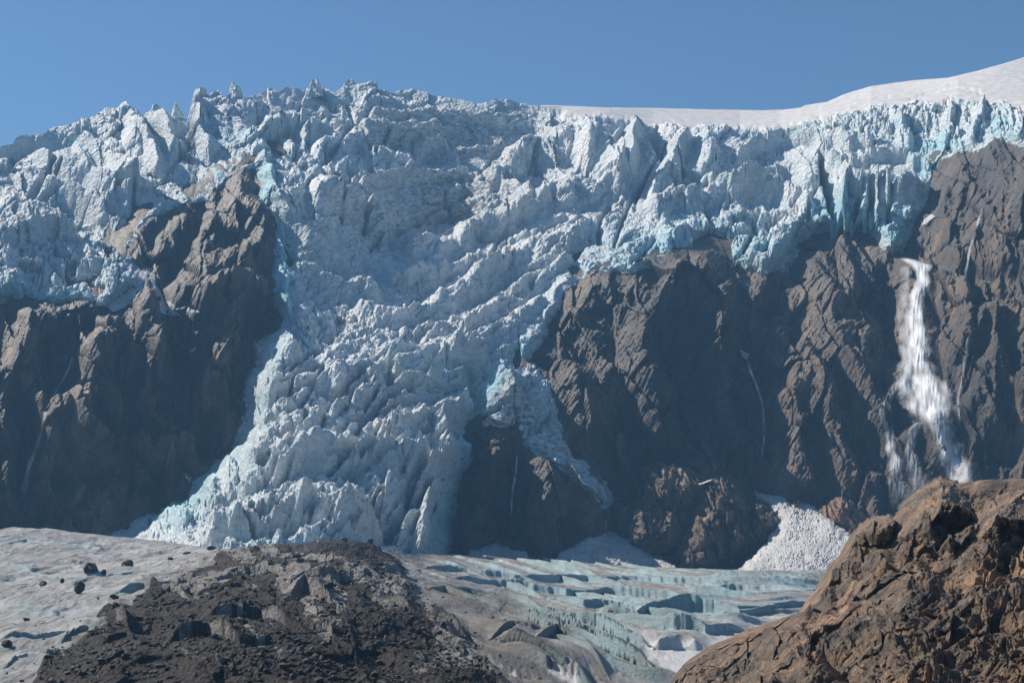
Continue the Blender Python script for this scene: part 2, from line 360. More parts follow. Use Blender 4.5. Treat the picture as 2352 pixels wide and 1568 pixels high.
ROCK_STROKES = [
    ([(1600, 600), (1540, 640), (1500, 700), (1470, 780), (1480, 900), (1520, 1000)], 60, 32), ([(1370, 650), (1310, 720), (1270, 800), (1320, 900), (1400, 1020)], 45, 20),
    ([(1560, 800), (1600, 900), (1650, 1000), (1700, 1100)], 50, -26), ([(1440, 960), (1480, 1060)], 60, -30), ([(1830, 560), (1790, 650), (1760, 740), (1720, 800)], 40, -22),
    ([(1876, 609), (1912, 690), (1912, 753), (1960, 850), (2010, 960)], 60, 34), ([(1741, 816), (1750, 906), (1755, 991), (1750, 1110)], 30, -24),
    ([(1640, 720), (1630, 850), (1660, 950), (1690, 1040)], 55, 24), ([(1850, 830), (1900, 930), (1930, 1040), (1960, 1120)], 60, 28), ([(1800, 920), (1830, 1050), (1840, 1120)], 40, 20),
    ([(2060, 600), (2050, 760), (2030, 900), (2050, 1000)], 26, -18), ([(2050, 590), (2040, 680), (2060, 800)], 34, -16),
    ([(2180, 640), (2190, 760), (2230, 900), (2270, 1000)], 45, 26), ([(2160, 400), (2120, 480), (2090, 560)], 50, -34), ([(2200, 400), (2260, 500), (2300, 620)], 70, 20), ([(2340, 400), (2352, 640)], 60, 20),
    ([(2230, 560), (2180, 640)], 30, 16), ([(2150, 620), (2250, 640), (2352, 650)], 22, -20), ([(2220, 800), (2260, 740), (2352, 720)], 40, 22), ([(2260, 860), (2352, 900)], 60, 26), ([(2240, 1010), (2352, 1040)], 40, -22),
    # centre buttress
    ([(1130, 1075), (1110, 1110), (1090, 1180), (1080, 1270)], 50, 36), ([(1190, 1060), (1190, 1120), (1170, 1200), (1160, 1270)], 22, -22), ([(1240, 1080), (1260, 1170), (1230, 1260)], 60, 34), ([(1350, 1110), (1360, 1200)], 50, 26), ([(1400, 1130), (1410, 1250)], 30, -26),
    ([(2090, 1000), (2110, 960), (2150, 1000), (2160, 1060)], 34, 20), ([(2200, 960), (2230, 920)], 34, 16),
    # left wall
    ([(560, 400), (540, 470), (600, 500)], 34, 26), ([(380, 490), (350, 560), (330, 620)], 26, -16), ([(470, 470), (430, 560), (380, 640)], 26, -24), ([(600, 520), (580, 600), (500, 640), (420, 690)], 60, 34),
    ([(470, 700), (600, 660)], 40, 30), ([(600, 700), (590, 800), (560, 900)], 40, -20), ([(520, 700), (520, 800), (480, 900)], 54, 40), ([(400, 720), (430, 850), (420, 1000)], 34, -26),
    ([(300, 720), (350, 780), (330, 900)], 60, 28), ([(240, 780), (200, 860), (230, 950)], 70, 60), ([(200, 760), (140, 880), (90, 960), (60, 1100)], 34, -30), ([(60, 760), (20, 860)], 50, 30), ([(120, 730), (90, 800)], 40, 20),
    ([(130, 960), (200, 1040), (290, 1050)], 60, 60), ([(120, 1090), (300, 1090)], 40, -34), ([(330, 1070), (420, 1060), (430, 1150)], 55, 50), ([(490, 1000), (460, 1060)], 40, -20), ([(290, 880), (300, 1000)], 30, -22), ([(210, 700), (160, 740)], 34, 18)]
RR = rock_relief(PXm, PYm) + strokes(PXm, PYm, ROCK_STROKES)
Dr = D_ROCK(PXm, PYm)
Di = D_ICE(PXm, PYm)
# the small cave under the ice at the right
hid = sstep(20, 60, dI)
Dr = Dr * (1 - hid) + np.maximum(Dr, Di + 45) * hid
Dr_fin = Dr - RR * 0.85
RR = (RR - RR.mean() * 0.8) * (1 - 0.5 * sstep(-60, 0, dI)) * (1 - 0.85 * sstep(0, 26, dI)); Dr_fin = Dr - RR * 0.85
Prock = at(PXm, PYm, Dr_fin); Prock[..., 2] += RR * 0.42; Prock[..., 0] += 0.12 * RR
q = lambda a: 0.25 * (a[:-1, :-1] + a[1:, :-1] + a[:-1, 1:] + a[1:, 1:])
keep = q(dI) < 70
mountain = grid_mesh("mountain", Prock, keep, M_ROCK)
tag(mountain, "dark brown rock wall of the mountain below and between the hanging ice", "mountain", kind="structure")

# ---- ice relief -------------------------------------------------------------
LIP = line([(1150, 200), (1200, 231), (1290, 258), (1400, 262), (1500, 280), (1600, 288), (1700, 292), (1790, 285), (1900, 262), (2000, 240), (2100, 232), (2200, 225), (2300, 238), (2352, 246), (2800, 300)])
def region(poly, soft): return sstep(-soft, soft, sdist(poly, PXm, PYm))
BOWL = [(800, 420), (960, 400), (1060, 400), (1200, 445), (1230, 470), (1130, 500), (1080, 560), (950, 590), (870, 590), (730, 440)]
BOWL2 = [(860, 260), (1150, 240), (1340, 290), (1240, 360), (1080, 390), (900, 380), (780, 330)]
SMOOTH3 = [(660, 480), (830, 500), (930, 590), (950, 650), (900, 720), (820, 700), (700, 620), (650, 560)]
TONGUE = [(600, 800), (1080, 790), (1120, 900), (1090, 1100), (1040, 1400), (200, 1400), (420, 1150), (560, 950)]
STRIA = [(950, 570), (1240, 460), (1500, 440), (1500, 560), (1300, 660), (1150, 820), (1000, 800), (760, 790), (820, 720), (1000, 720), (960, 640)]
CLIFFR = [(1960, 250), (2100, 232), (2300, 240), (2800, 300), (2800, 340), (2200, 350), (2120, 340), (1980, 320)]
mB = np.clip(region(BOWL, 14) + region(BOWL2, 20) * 0.75, 0, 1); mS3 = region(SMOOTH3, 25)
mT = region(TONGUE, 30); mSt = region(STRIA, 30); mCR = region(CLIFFR, 15)
lipd = LIP(PXm) - PYm                      # >0 above the lip
mSnow = sstep(-9, 10, lipd + 9 * fbm(PXm / 40, PYm / 20, 3, 5)) * sstep(1180, 1300, PXm)
X = PXm + 14 * perlin(PXm / 90, PYm / 90, 61); Y = PYm + 14 * perlin(PXm / 90 + 9, PYm / 90, 62)
b0, e0 = blocks(X, Y, 88, 70, ang=1.3, asp=1.3, tilt=1.3, groove=0.2, gw=0.05, warp=0.2)
b1, e1 = blocks(X, Y, 42, 71, ang=1.2, asp=1.35, tilt=1.3, groove=0.45, gw=0.08, warp=0.18)
b1b, _ = blocks(X, Y, 38, 75, ang=0.05, asp=1.9, tilt=1.3, groove=0.45, gw=0.08, warp=0.18)
w_ = sstep(-0.15, 0.15, perlin(PXm / 120, PYm / 70, 76)); b1 = b1 * (1 - w_) + b1b * w_
b2, e2 = blocks(X + 5 * b1, Y, 19, 72, ang=0.4, asp=1.3, tilt=1.4, groove=0.5, gw=0.11, warp=0.18)
b3, e3 = blocks(X, Y, 8.5, 73, ang=0.3, asp=1.4, tilt=1.5, groove=0.4, gw=0.16, warp=0.15)
calm = 0.45 + 0.9 * sstep(-0.5, 0.6, fbm(PXm / 150, PYm / 110, 3, 105))
def ledges(x, y, per, seed, wob=1.0, tilt=0.0, sharp=0.22):
    p_ = (y + tilt * x) / per + wob * fbm(x / (per * 4), y / (per * 2.0), 3, seed)
    f_ = p_ - np.floor(p_); am = 0.25 + 0.75 * sstep(-0.4, 0.5, perlin(x / (per * 3.0) + 7.7 * np.floor(p_), np.floor(p_) * 2.3, seed + 5))
    return am * np.where(f_ < sharp, f_ / sharp, 1 - (f_ - sharp) / (1 - sharp)) ** 1.3
ledge = ledges(X, Y, 34, 120) + 0.5 * ledges(X, Y, 15, 122)
led_d = ledges(X, Y, 32, 124, tilt=0.38, wob=1.2) + 0.5 * ledges(X, Y, 13, 126, tilt=0.34, wob=1.2)
ser = 17 * b0 + calm * (9.0 * b1 + 3.8 * b2 + 1.1 * b3) + 0.9 * fbm(X / 10, Y / 8, 2, 106) + 6 * ledge
blueS = (1 - sstep(0, .14, e1)) * 0.7 + (1 - sstep(0, .16, e2)) * 0.45
# tongue: overlapping lens-shaped waves climbing to the right, broken by crevasses
an = -0.38
u = X * math.cos(an) + Y * math.sin(an); v = -X * math.sin(an) + Y * math.cos(an)
ph = v / 30 + 1.1 * perlin(u / 75, v / 38, 81) + 0.5 * perlin(u / 24, v / 18, 82)
saw = (ph - np.floor(ph)); wave = np.where(saw < 0.3, saw / 0.3, 1 - (saw - 0.3) / 0.7)
t1, te1 = blocks(X, Y, 22, 83, ang=an, asp=1.9, tilt=1.3, groove=0.5, gw=0.12, warp=0.2)
t2, te2 = blocks(X, Y, 9.5, 84, ang=an - 0.3, asp=1.6, tilt=1.4, groove=0.45, gw=0.18, warp=0.15)
lens = ridged(u / 62, v / 24, 4, 85, gain=0.55)
ton = 7.5 * led_d + (3.6 * t1 + 0.9 * t2) * calm + 4.5 * lens + 7 * b0
blueT = (1 - sstep(0, .16, te1)) * 0.45
st1, se1 = blocks(X, Y, 20, 86, ang=-0.42, asp=2.8, tilt=1.3, groove=0.45, gw=0.14, warp=0.2)
stri = 3.5 * st1 + 4.5 * ridged(u / 80, v / 15, 4, 87, gain=0.6) + 0.9 * t2 + 5 * b0 + 6.5 * led_d
smo = 5.0 * fbm(X / 90, Y / 60, 4, 91) + 1.8 * ridged(X / 70, Y / 7, 3, 92, gain=0.6) + 1.2 * ridged((X + 2 * Y) / 60, (Y - .4 * X) / 8, 3, 94) + 1.3 * b3 + 4.2 * ledges(X, Y, 40, 128, wob=1.4, tilt=0.1) + 2.2 * ledges(X, Y, 14, 130, wob=1.2) + 0.1 * b2 + 1.4 * ledges(X, Y, 8, 132, wob=1.5, tilt=-0.1)
clf = 3.5 * ridged(X / 30 + Y / 200, Y / 90, 4, 93, gain=0.6) + 2.0 * b3 + 3 * b1 + 3 * b2 + 6 * b0 + 3 * ledge
R = ser
mL = region([(370, 330), (470, 310), (570, 330), (590, 395), (500, 430), (430, 480), (360, 500), (330, 440)], 18)
for m_, r_ in ((mT, ton), (mSt, stri), (mS3, smo + 3 * st1), (mB, smo), (mCR, clf), (mL, 0.3 * clf + 6 * b0 + 2.5 * fbm(X / 16, Y / 16, 4, 107))): R = R * (1 - m_) + r_ * m_
snow_r = 1.6 * fbm(X / 120, Y / 14, 4, 95) + 1.2 * fbm(X / 30, Y / 8, 3, 96)
_rs = np.random.RandomState(77)
CRACKS = []
for _i in range(150):
    if _i < 80: cx_, cy_, a_ = _rs.uniform(520, 1080), _rs.uniform(790, 1240), -0.42 + 0.25 * _rs.randn()
    elif _i < 115: cx_, cy_, a_ = _rs.uniform(1000, 2000), _rs.uniform(380, 600), -0.3 + 0.5 * _rs.randn()
    else: cx_, cy_, a_ = _rs.uniform(0, 1200), _rs.uniform(270, 620), 0.2 + 0.9 * _rs.randn()
    l_ = _rs.uniform(30, 95); b_ = _rs.uniform(-18, 18)
    CRACKS.append(([(cx_ + t_ * l_ * math.cos(a_) - b_ * (1 - t_ * t_) * math.sin(a_), cy_ + t_ * l_ * math.sin(a_) + b_ * (1 - t_ * t_) * math.cos(a_)) for t_ in (-1, -.5, 0, .5, 1)], _rs.uniform(4.5, 7.5), -_rs.uniform(7, 15)))
FLOW = [([(1250, 470), (1130, 520), (1020, 590), (940, 640)], 16, 11), ([(1350, 520), (1220, 570), (1100, 640), (980, 700)], 16, 10), ([(1300, 590), (1180, 670), (1080, 735), (960, 770)], 15, 10), ([(1240, 690), (1150, 755), (1040, 800), (900, 830)], 15, 9),
    ([(1300, 500), (1170, 550), (1060, 615), (960, 670)], 7, -8), ([(1330, 560), (1200, 625), (1090, 690)], 7, -8), ([(1260, 650), (1160, 715), (1060, 770)], 7, -8),
    ([(1000, 860), (860, 900), (720, 960), (600, 1040)], 16, 10), ([(1050, 930), (900, 980), (740, 1040), (560, 1120)], 16, 10), ([(1020, 1080), (860, 1120), (680, 1180), (480, 1240)], 18, 10), ([(980, 1180), (820, 1200), (640, 1250)], 16, 9),
    ([(1030, 895), (880, 940), (730, 1000), (590, 1080)], 7, -8), ([(1030, 1010), (880, 1060), (700, 1110), (520, 1180)], 7, -8)]
ICE_STROKES = CRACKS + FLOW + [
    # crest lines
    ([(735, 432), (790, 470), (850, 500), (890, 540)], 26, 26), ([(640, 470), (700, 520), (760, 600), (850, 680)], 20, 12), ([(860, 480), (960, 505), (1070, 480), (1130, 455)], 16, 8), ([(680, 600), (760, 650), (860, 690)], 16, 12), ([(900, 640), (1000, 620), (1080, 600)], 14, 9), ([(880, 300), (960, 290), (1060, 300)], 16, 10), ([(960, 350), (1060, 345), (1150, 350)], 16, 10), ([(1150, 330), (1250, 320)], 14, 8), ([(800, 425), (900, 412), (1000, 402), (1060, 404), (1140, 425), (1210, 455)], 12, 15),
    ([(950, 580), (1040, 560), (1110, 515), (1180, 480), (1260, 455), (1400, 440)], 26, 22), ([(820, 715), (900, 735), (1000, 715), (1100, 650), (1160, 600)], 20, 16),
    ([(1130, 405), (1200, 370), (1280, 330), (1320, 320), (1370, 370), (1400, 420)], 36, 30), ([(1340, 290), (1350, 350), (1340, 380)], 20, 12), ([(1460, 290), (1440, 370), (1420, 430)], 26, 20),
    ([(700, 300), (780, 305), (900, 320), (960, 330), (1040, 375)], 18, 18), ([(740, 340), (830, 330), (900, 370), (950, 395)], 20, 16), ([(640, 330), (600, 300), (590, 260)], 20, -14),
    ([(600, 280), (640, 275), (740, 260)], 20, 14), ([(620, 400), (620, 480), (650, 560), (640, 660), (650, 720)], 20, 16), ([(700, 450), (680, 520), (660, 600)], 34, -12),
    ([(590, 310), (600, 360), (600, 400)], 26, 16), ([(455, 260), (445, 300), (480, 340)], 26, 20), ([(370, 270), (400, 330)], 26, 20), ([(290, 250), (310, 320)], 30, 20), ([(430, 270), (400, 300)], 20, -26),
    ([(0, 340), (100, 310), (230, 300)], 20, -14), ([(100, 360), (200, 400), (300, 430)], 30, 16), ([(160, 520), (60, 530), (0, 540)], 22, 20), ([(150, 480), (250, 500), (330, 480)], 34, -14),
    ([(900, 800), (960, 790), (1050, 790)], 10, 9), ([(1040, 810), (1110, 815)], 16, 16), ([(590, 800), (640, 785), (670, 820)], 26, 22), ([(575, 860), (570, 930)], 12, 14),
    ([(450, 1095), (540, 1070), (700, 1055), (860, 1050), (960, 1070)], 34, 22), ([(480, 1030), (700, 1010), (900, 1000)], 24, -14), ([(620, 900), (760, 870), (900, 850)], 30, 12), ([(800, 1080), (880, 1180), (950, 1250)], 30, -10), ([(1010, 970), (1030, 1040), (1000, 1100)], 26, 18),
    ([(940, 1130), (900, 1190), (860, 1240)], 22, -26), ([(980, 1180), (960, 1250)], 20, 20), ([(1080, 840), (1100, 900), (1090, 1000)], 20, -16), ([(1150, 850), (1170, 900)], 30, 14), ([(900, 830), (890, 880)], 12, -12),
    ([(480, 1240), (560, 1200), (660, 1180), (760, 1190), (850, 1230)], 26, 18), ([(350, 1220), (450, 1170), (520, 1100)], 20, 12),
    ([(1890, 360), (1905, 430), (1925, 500)], 12, -34), ([(1640, 420), (1700, 440), (1780, 445)], 16, 14), ([(1420, 300), (1400, 360), (1420, 420)], 14, 10), ([(1990, 300), (2100, 290), (2200, 285)], 14, -10), ([(1500, 300), (1530, 360)], 14, -12), ([(60, 400), (160, 440), (240, 470)], 26, 16), ([(700, 300), (800, 296), (900, 318), (1000, 322)], 12, 12), ([(860, 260), (960, 262), (1060, 268), (1150, 275)], 14, 12), ([(1000, 440), (1100, 430), (1180, 450)], 12, 7), ([(180, 330), (260, 380), (300, 430)], 22, 16), ([(20, 470), (120, 500)], 26, 14), ([(330, 300), (360, 380)], 20, 14), ([(1940, 400), (1930, 460), (1930, 520)], 14, 16), ([(1960, 420), (2050, 440), (2120, 435)], 18, 18), ([(1880, 360), (1960, 365), (2060, 360), (2130, 380)], 10, 12),
    ([(1700, 360), (1740, 330), (1850, 320), (1990, 330)], 16, 16), ([(1560, 330), (1540, 400), (1500, 440)], 26, 20), ([(1620, 330), (1630, 400)], 24, 16), ([(1760, 420), (1800, 400), (1850, 410)], 20, 14),
    ([(1500, 470), (1650, 440), (1760, 440), (1850, 470)], 24, 16), ([(1560, 560), (1640, 590), (1660, 560)], 30, -14), ([(1320, 560), (1330, 620)], 24, -10), ([(1990, 500), (2000, 450)], 8, -14), ([(2040, 500), (2050, 430)], 8, -12), ([(1960, 500), (1975, 440)], 8, -12),
    ([(2060, 270), (2080, 330)], 16, 12), ([(2180, 260), (2170, 330)], 16, 12), ([(2260, 250), (2230, 330)], 18, 14)]
S = strokes(PXm, PYm, ICE_STROKES)
mQ = np.clip(region([(1650, 295), (2130, 345), (2110, 480), (2040, 520), (1900, 515), (1700, 460)], 25) + region([(1330, 285), (1560, 300), (1600, 400), (1420, 440), (1340, 380)], 25) + 0.7 * region([(-450, 300), (350, 270), (420, 330), (330, 470), (-450, 470)], 30), 0, 1)
capn = 1.5 + 6 * fbm(PXm / 70, PYm / 55, 3, 140)
slab = capn - 2.2 * np.logaddexp(0, (capn - R) / 2.2)
R = R + (slab - R) * (0.25 + 0.6 * sstep(-0.25, 0.35, fbm(PXm / 110, PYm / 80, 3, 141))) * (1 - mB) * (1 - mCR)
R = R + (1 - mB) * (0.9 * b3 + 0.4 * t2 + 1.6 * led_d * mT + 0.3 * fbm(X / 7, Y / 5, 2, 142) + 1.2 * b2 * sstep(-0.2, 0.3, perlin(PXm / 60, PYm / 50, 143)))
R = R * (1 - mQ) + mQ * (0.45 * R + 0.35 * (5 * b0 + 4 * b1 + 4 * ledge) + 1.2 * fbm(X / 12, Y / 10, 3, 109))
R = R + 1.35 * S + 0.5 * S * mQ
snow_r = 0.35 * snow_r + 0.14 * strokes(PXm, PYm, [([(1880, 238), (1960, 222), (2040, 214)], 5, -14), ([(2090, 222), (2140, 205), (2200, 196), (2250, 204)], 5, -16), ([(2180, 190), (2240, 183)], 3, -9), ([(1990, 196), (2060, 184)], 5, 7),
    ([(1850, 246), (1900, 236), (1960, 230)], 4, -10), ([(1400, 268), (1520, 262), (1640, 268)], 3, -5), ([(1500, 252), (1600, 256)], 3, -5), ([(1700, 262), (1800, 256), (1880, 250)], 4, -8), ([(1880, 225), (1940, 212)], 8, 8), ([(2100, 218), (2250, 212), (2352, 225)], 5, 6)])
R = R * (1 - mSnow) + snow_r * mSnow
edge = sstep(0, 36, dI)                    # ice thickness swells from its margin
R = R * (0.22 + 0.78 * edge) * (0.5 + 0.5 * sstep(0, 45, PYm - SK))
T = 12 * np.clip(dI / 24, 0, 1) ** 0.65 - 14 * sstep(0, 10, -dI)
Dm = (Dr - RR * 0.85) * (1 - sstep(0, 60, dI)) + Di * sstep(0, 60, dI)
back = np.clip(lipd, 0, 400) * sstep(1180, 1300, PXm)
Dice = Dm - T * (1 - 0.6 * sstep(20, 60, dI)) - R * 0.75 + back * (6.5 - 3.5 * sstep(1850, 2300, PXm))
Pice = at(PXm, PYm, Dice); Pice[..., 2] += R * 0.7 - 4 * edge; Pice[..., 0] += 0.1 * R
# top rows lean back behind the skyline: add far-side rows
ext = []
for k in range(1, 9):
    row = Pice[0].copy(); jag = 6 * perlin(pxs / 14, np.full_like(pxs, k * 0.7), 77)
    row[:, 1] += 22 * k ** 1.5; row[:, 2] += -5.0 * k ** 1.25 + jag * (1 - mSnow[0]) * 0.5; ext.append(row)
PiceX = np.concatenate([np.array(ext[::-1]), Pice], 0)
def exta(a): return np.concatenate([np.repeat(a[:1], 8, 0), a], 0)
conc = np.clip(-(R - 0) / 22, 0, 1)
nb = sstep(-0.1, 0.7, fbm(PXm / 130, PYm / 130, 3, 101))
margin_blue = np.exp(-((dI - 26) / 30) ** 2)
BLUEBOX = [([(600, 400), (610, 480), (640, 560), (650, 700)], 30, .8), ([(470, 310), (560, 320), (620, 330)], 34, .5), ([(1150, 860), (1120, 920)], 40, .7), ([(1080, 1040), (1040, 1150), (1010, 1250)], 40, .6), ([(1900, 480), (2060, 500)], 60, .6),
           ([(1350, 560), (1650, 570)], 70, .35), ([(1600, 480), (1750, 540)], 60, .35), ([(380, 1200), (460, 1150)], 50, .5), ([(500, 1240), (800, 1245)], 30, .3), ([(2080, 330), (2200, 340)], 30, .4), ([(900, 820), (1060, 870)], 30, .4), ([(0, 660), (180, 670)], 30, .4), ([(560, 900), (580, 830)], 16, .6)]
bb = np.clip(strokes(PXm, PYm, BLUEBOX), 0, 1)
blue = np.clip((blueS * (1 - mT) * (1 - mSt) + blueT * mT) * (0.35 + 0.5 * nb) * (1 - mB) + 0.9 * bb + 0.5 * margin_blue * (0.3 + 0.7 * nb) + 0.3 * conc * nb, 0, 0.95) * (1 - mSnow)
DIRT = [([(1300, 1080), (1380, 1140)], 40, 1.0), ([(1130, 960), (1280, 1000)], 70, 1.0), ([(1180, 900), (1240, 960)], 60, .6), ([(900, 300), (1150, 320)], 90, .3), ([(950, 460), (1120, 460)], 70, .3), ([(860, 900), (900, 1000)], 90, .25), ([(0, 460), (150, 500)], 60, .25)]
dirt = np.clip(0.30 * (1 - mSnow) + np.clip(strokes(PXm, PYm, DIRT), 0, 1) + 0.9 * (1 - sstep(-2, 9, dI)) + mB * 0.5 * sstep(0.25, 0.6, ledges(X, Y, 17, 150, wob=1.6, tilt=0.06) * 0.6 + 0.5 * ridged(X / 120, Y / 5, 3, 151)), 0, 1)
SNOWS = [([(1110, 405), (1150, 392), (1200, 370)], 14, 1.), ([(1290, 345), (1320, 335), (1340, 370)], 20, 1.2), ([(700, 345), (780, 325), (860, 335), (900, 370), (950, 395)], 9, 1), ([(870, 575), (900, 600)], 12, 1), ([(720, 735), (800, 730), (880, 738), (960, 735)], 8, 1),
    ([(1150, 284), (1230, 285), (1310, 292)], 8, 1), ([(750, 300), (820, 290)], 8, .8), ([(1040, 555), (1090, 530)], 12, 1), ([(230, 560), (310, 580)], 18, 1), ([(30, 570), (70, 580)], 14, .8), ([(990, 795), (960, 800), (900, 815)], 8, .8), ([(740, 430), (800, 445)], 7, 1), ([(980, 405), (1060, 402)], 5, 1),
    ([(700, 770), (740, 775)], 9, 1), ([(1780, 300), (1850, 305)], 8, .8), ([(1960, 420), (2110, 435)], 6, .9), ([(1890, 362), (2010, 368)], 5, .9), ([(1100, 700), (1000, 715)], 6, .7), ([(260, 330), (330, 345)], 9, .6), ([(1500, 290), (1560, 300)], 10, .8)]
snowp = np.clip(1.2 * np.clip(strokes(PXm, PYm, SNOWS), 0, 1) + mSnow + 0.35 * sstep(0.1, 0.5, fbm(PXm / 60, PYm / 40, 4, 103)) * (1 - mB), 0, 1)
gu = np.gradient(Pice, axis=1); gv = np.gradient(Pice, axis=0); nn = np.cross(gu, gv)
nz = np.abs(nn[..., 2]) / (np.linalg.norm(nn, axis=-1) + 1e-9)
snowp = np.clip(snowp + 0.65 * sstep(0.62, 0.9, nz) * sstep(-0.35, 0.3, fbm(PXm / 50, PYm / 40, 3, 108)), 0, 1)
A = {"blue": exta(blue), "dirt": exta(dirt), "snow": exta(snowp)}
dX, sX, pX, pY = exta(dI), exta(mSnow), exta(PXm), exta(PYm)
kq = q(dX) > -14
snowq = q(sX) > 0.5
leftq = (q(pX) < 640 - 0.42 * (q(pY) - 200)) | ((q(pX) < 600) & (q(pY) > 385) & (q(pY) < 760))
o = grid_mesh("snowfield", PiceX, kq & snowq, M_FIELD, A, smooth=True); tag(o, "smooth white sunlit snowfield rising to the right above the ice cliffs", "snowfield", kind="structure")
o = grid_mesh("glacier", PiceX, kq & ~snowq & leftq, M_ICE, A); tag(o, "broken blue-white hanging glacier at the left above the brown cliff", "glacier", kind="structure")
o = grid_mesh("icefall", PiceX, kq & ~snowq & ~leftq, M_ICE, A); tag(o, "large blue icefall pouring down the middle of the mountain between rock walls", "icefall", kind="structure")

# full wall depth lookup for things lying on it
def wall_depth(px, py):
    s = SKY(px); v_ = (py - s) / (V1 - s) * (NY - 1); u_ = (px - U0) / (U1 - U0) * (NX - 1)
    return bilin(Dr_fin, u_, v_)

# ================================================================== THE VALLEY GLACIER
CREST = line([(-450, 1232), (-100, 1222), (0, 1218), (30, 1213), (60, 1212), (100, 1213), (140, 1218), (200, 1224), (270, 1232), (400, 1249), (500, 1262), (560, 1264), (620, 1260), (700, 1257), (750, 1252), (800, 1257), (880, 1263), (940, 1271), (1000, 1273),
              (1100, 1276), (1200, 1281), (1300, 1290), (1400, 1297), (1500, 1303), (1600, 1307), (1700, 1309), (1800, 1306), (1900, 1302), (2000, 1296), (2800, 1290)])
D_LOW = tps([(-450, 1225, 1130), (0, 1216, 1130), (150, 1220, 1120), (400, 1250, 1080), (560, 1262, 960), (750, 1254, 880), (900, 1266, 950), (1000, 1275, 1150), (1200, 1280, 1290), (1400, 1297, 1330), (1700, 1308, 1330), (2000, 1296, 1340), (2800, 1290, 1300),
             (-450, 1300, 830), (0, 1300, 850), (300, 1300, 830), (600, 1320, 720), (800, 1320, 660), (1000, 1330, 800), (1300, 1330, 1060), (1700, 1340, 1060), (2200, 1340, 1050), (2800, 1340, 1050),
             (-450, 1400, 640), (0, 1400, 640), (400, 1400, 600), (700, 1400, 520), (900, 1400, 560), (1200, 1400, 720), (1600, 1400, 800), (2000, 1400, 810), (2800, 1400, 800),
             (-450, 1500, 500), (0, 1500, 500), (500, 1500, 420), (900, 1500, 430), (1300, 1500, 530), (1700, 1500, 570), (2800, 1500, 570), (-450, 1640, 370), (400, 1640, 320), (900, 1640, 330), (1400, 1640, 400), (2000, 1640, 420), (2800, 1640, 420)], res=(160, 220), box=(-450, 1150, 2850, 1700), sx=0.22, lam=1e-4)
NX2, NY2 = 1300, 900
px2 = np.linspace(-440, 2500, NX2)
GX = np.broadcast_to(px2, (NY2, NX2)).copy()
cr = CREST(GX); GY = cr + (1630 - cr) * (np.linspace(0, 1, NY2)[:, None] ** 1.15)
t2_ = np.linspace(0, 1, NY2)[:, None]; GY = GY + np.maximum(GX - 1640, 0) * 0.07 * sstep(0, 0.08, t2_) * (1 - t2_)
D2 = D_LOW(GX, GY)
m_per = D2 / F                                # metres per photo unit across the line of sight
W0 = at(GX, GY, D2)                           # nominal world points (for noise in metres)
wx, wy = W0[..., 0], W0[..., 1]
MOR_OLD = [(40, 1600), (90, 1560), (130, 1505), (180, 1480), (230, 1440), (300, 1400), (350, 1350), (430, 1318), (500, 1290), (520, 1268), (560, 1240), (900, 1240), (930, 1275), (1010, 1310), (1080, 1360), (1100, 1420), (1150, 1470), (1230, 1520), (1300, 1600), (1300, 1700), (0, 1700)]
MOR = [(40, 1600), (90, 1560), (130, 1505), (180, 1480), (230, 1440), (300, 1400), (350, 1350), (430, 1318), (500, 1290), (520, 1268), (560, 1240), (860, 1240), (900, 1280), (930, 1320), (960, 1370), (1000, 1430), (1060, 1490), (1140, 1560), (1200, 1620), (1200, 1700), (0, 1700)]
fx = wx + 5 * perlin(wx / 22, wy / 40, 201); fy = wy + 12 * perlin(wx / 22 + 9, wy / 40, 202)
dM = sdist(MOR, GX + 26 * fbm(fx / 30, fy / 60, 4, 203), GY + 12 * fbm(fx / 30 + 5, fy / 60, 4, 204))
mM = sstep(-6, 14, dM)
# right: crevasse ridges
CREV = [  # polyline on screen of each crest, height m, back falloff units
    ([(930, 1290), (1050, 1296), (1130, 1312), (1240, 1330)], 4, 14), ([(990, 1330), (1080, 1345), (1160, 1372), (1250, 1420), (1330, 1450)], 6, 20),
    ([(1040, 1310), (1180, 1330), (1300, 1350), (1430, 1345)], 5, 14), ([(1100, 1365), (1200, 1395), (1330, 1425), (1440, 1480), (1500, 1500)], 6, 22),
    ([(1180, 1320), (1300, 1318), (1420, 1318), (1560, 1325), (1700, 1330)], 5, 12), ([(1380, 1340), (1450, 1345), (1540, 1352), (1640, 1368)], 6, 14), ([(1460, 1378), (1560, 1370), (1640, 1372), (1700, 1385), (1800, 1365)], 8, 18),
    ([(1370, 1380), (1450, 1392), (1520, 1410), (1620, 1420), (1720, 1415)], 7, 18), ([(1290, 1395), (1370, 1405), (1430, 1430), (1500, 1445), (1640, 1450)], 7, 18), ([(1130, 1430), (1180, 1420), (1240, 1430), (1250, 1450)], 7, 24),
    ([(1140, 1440), (1240, 1480), (1330, 1520), (1380, 1560)], 6, 26), ([(1210, 1470), (1280, 1450), (1340, 1470), (1400, 1520)], 6, 34), ([(1600, 1340), (1750, 1342), (1850, 1352), (1900, 1345)], 4, 12), ([(1500, 1318), (1700, 1322), (1880, 1322)], 3, 8),
    ([(940, 1380), (1010, 1400), (1080, 1440)], 7, 22), ([(1000, 1440), (1100, 1500), (1180, 1560)], 5, 30), ([(1650, 1395), (1760, 1385), (1860, 1370)], 5, 14), ([(1240, 1355), (1340, 1375), (1430, 1380), (1480, 1400)], 5, 14)]
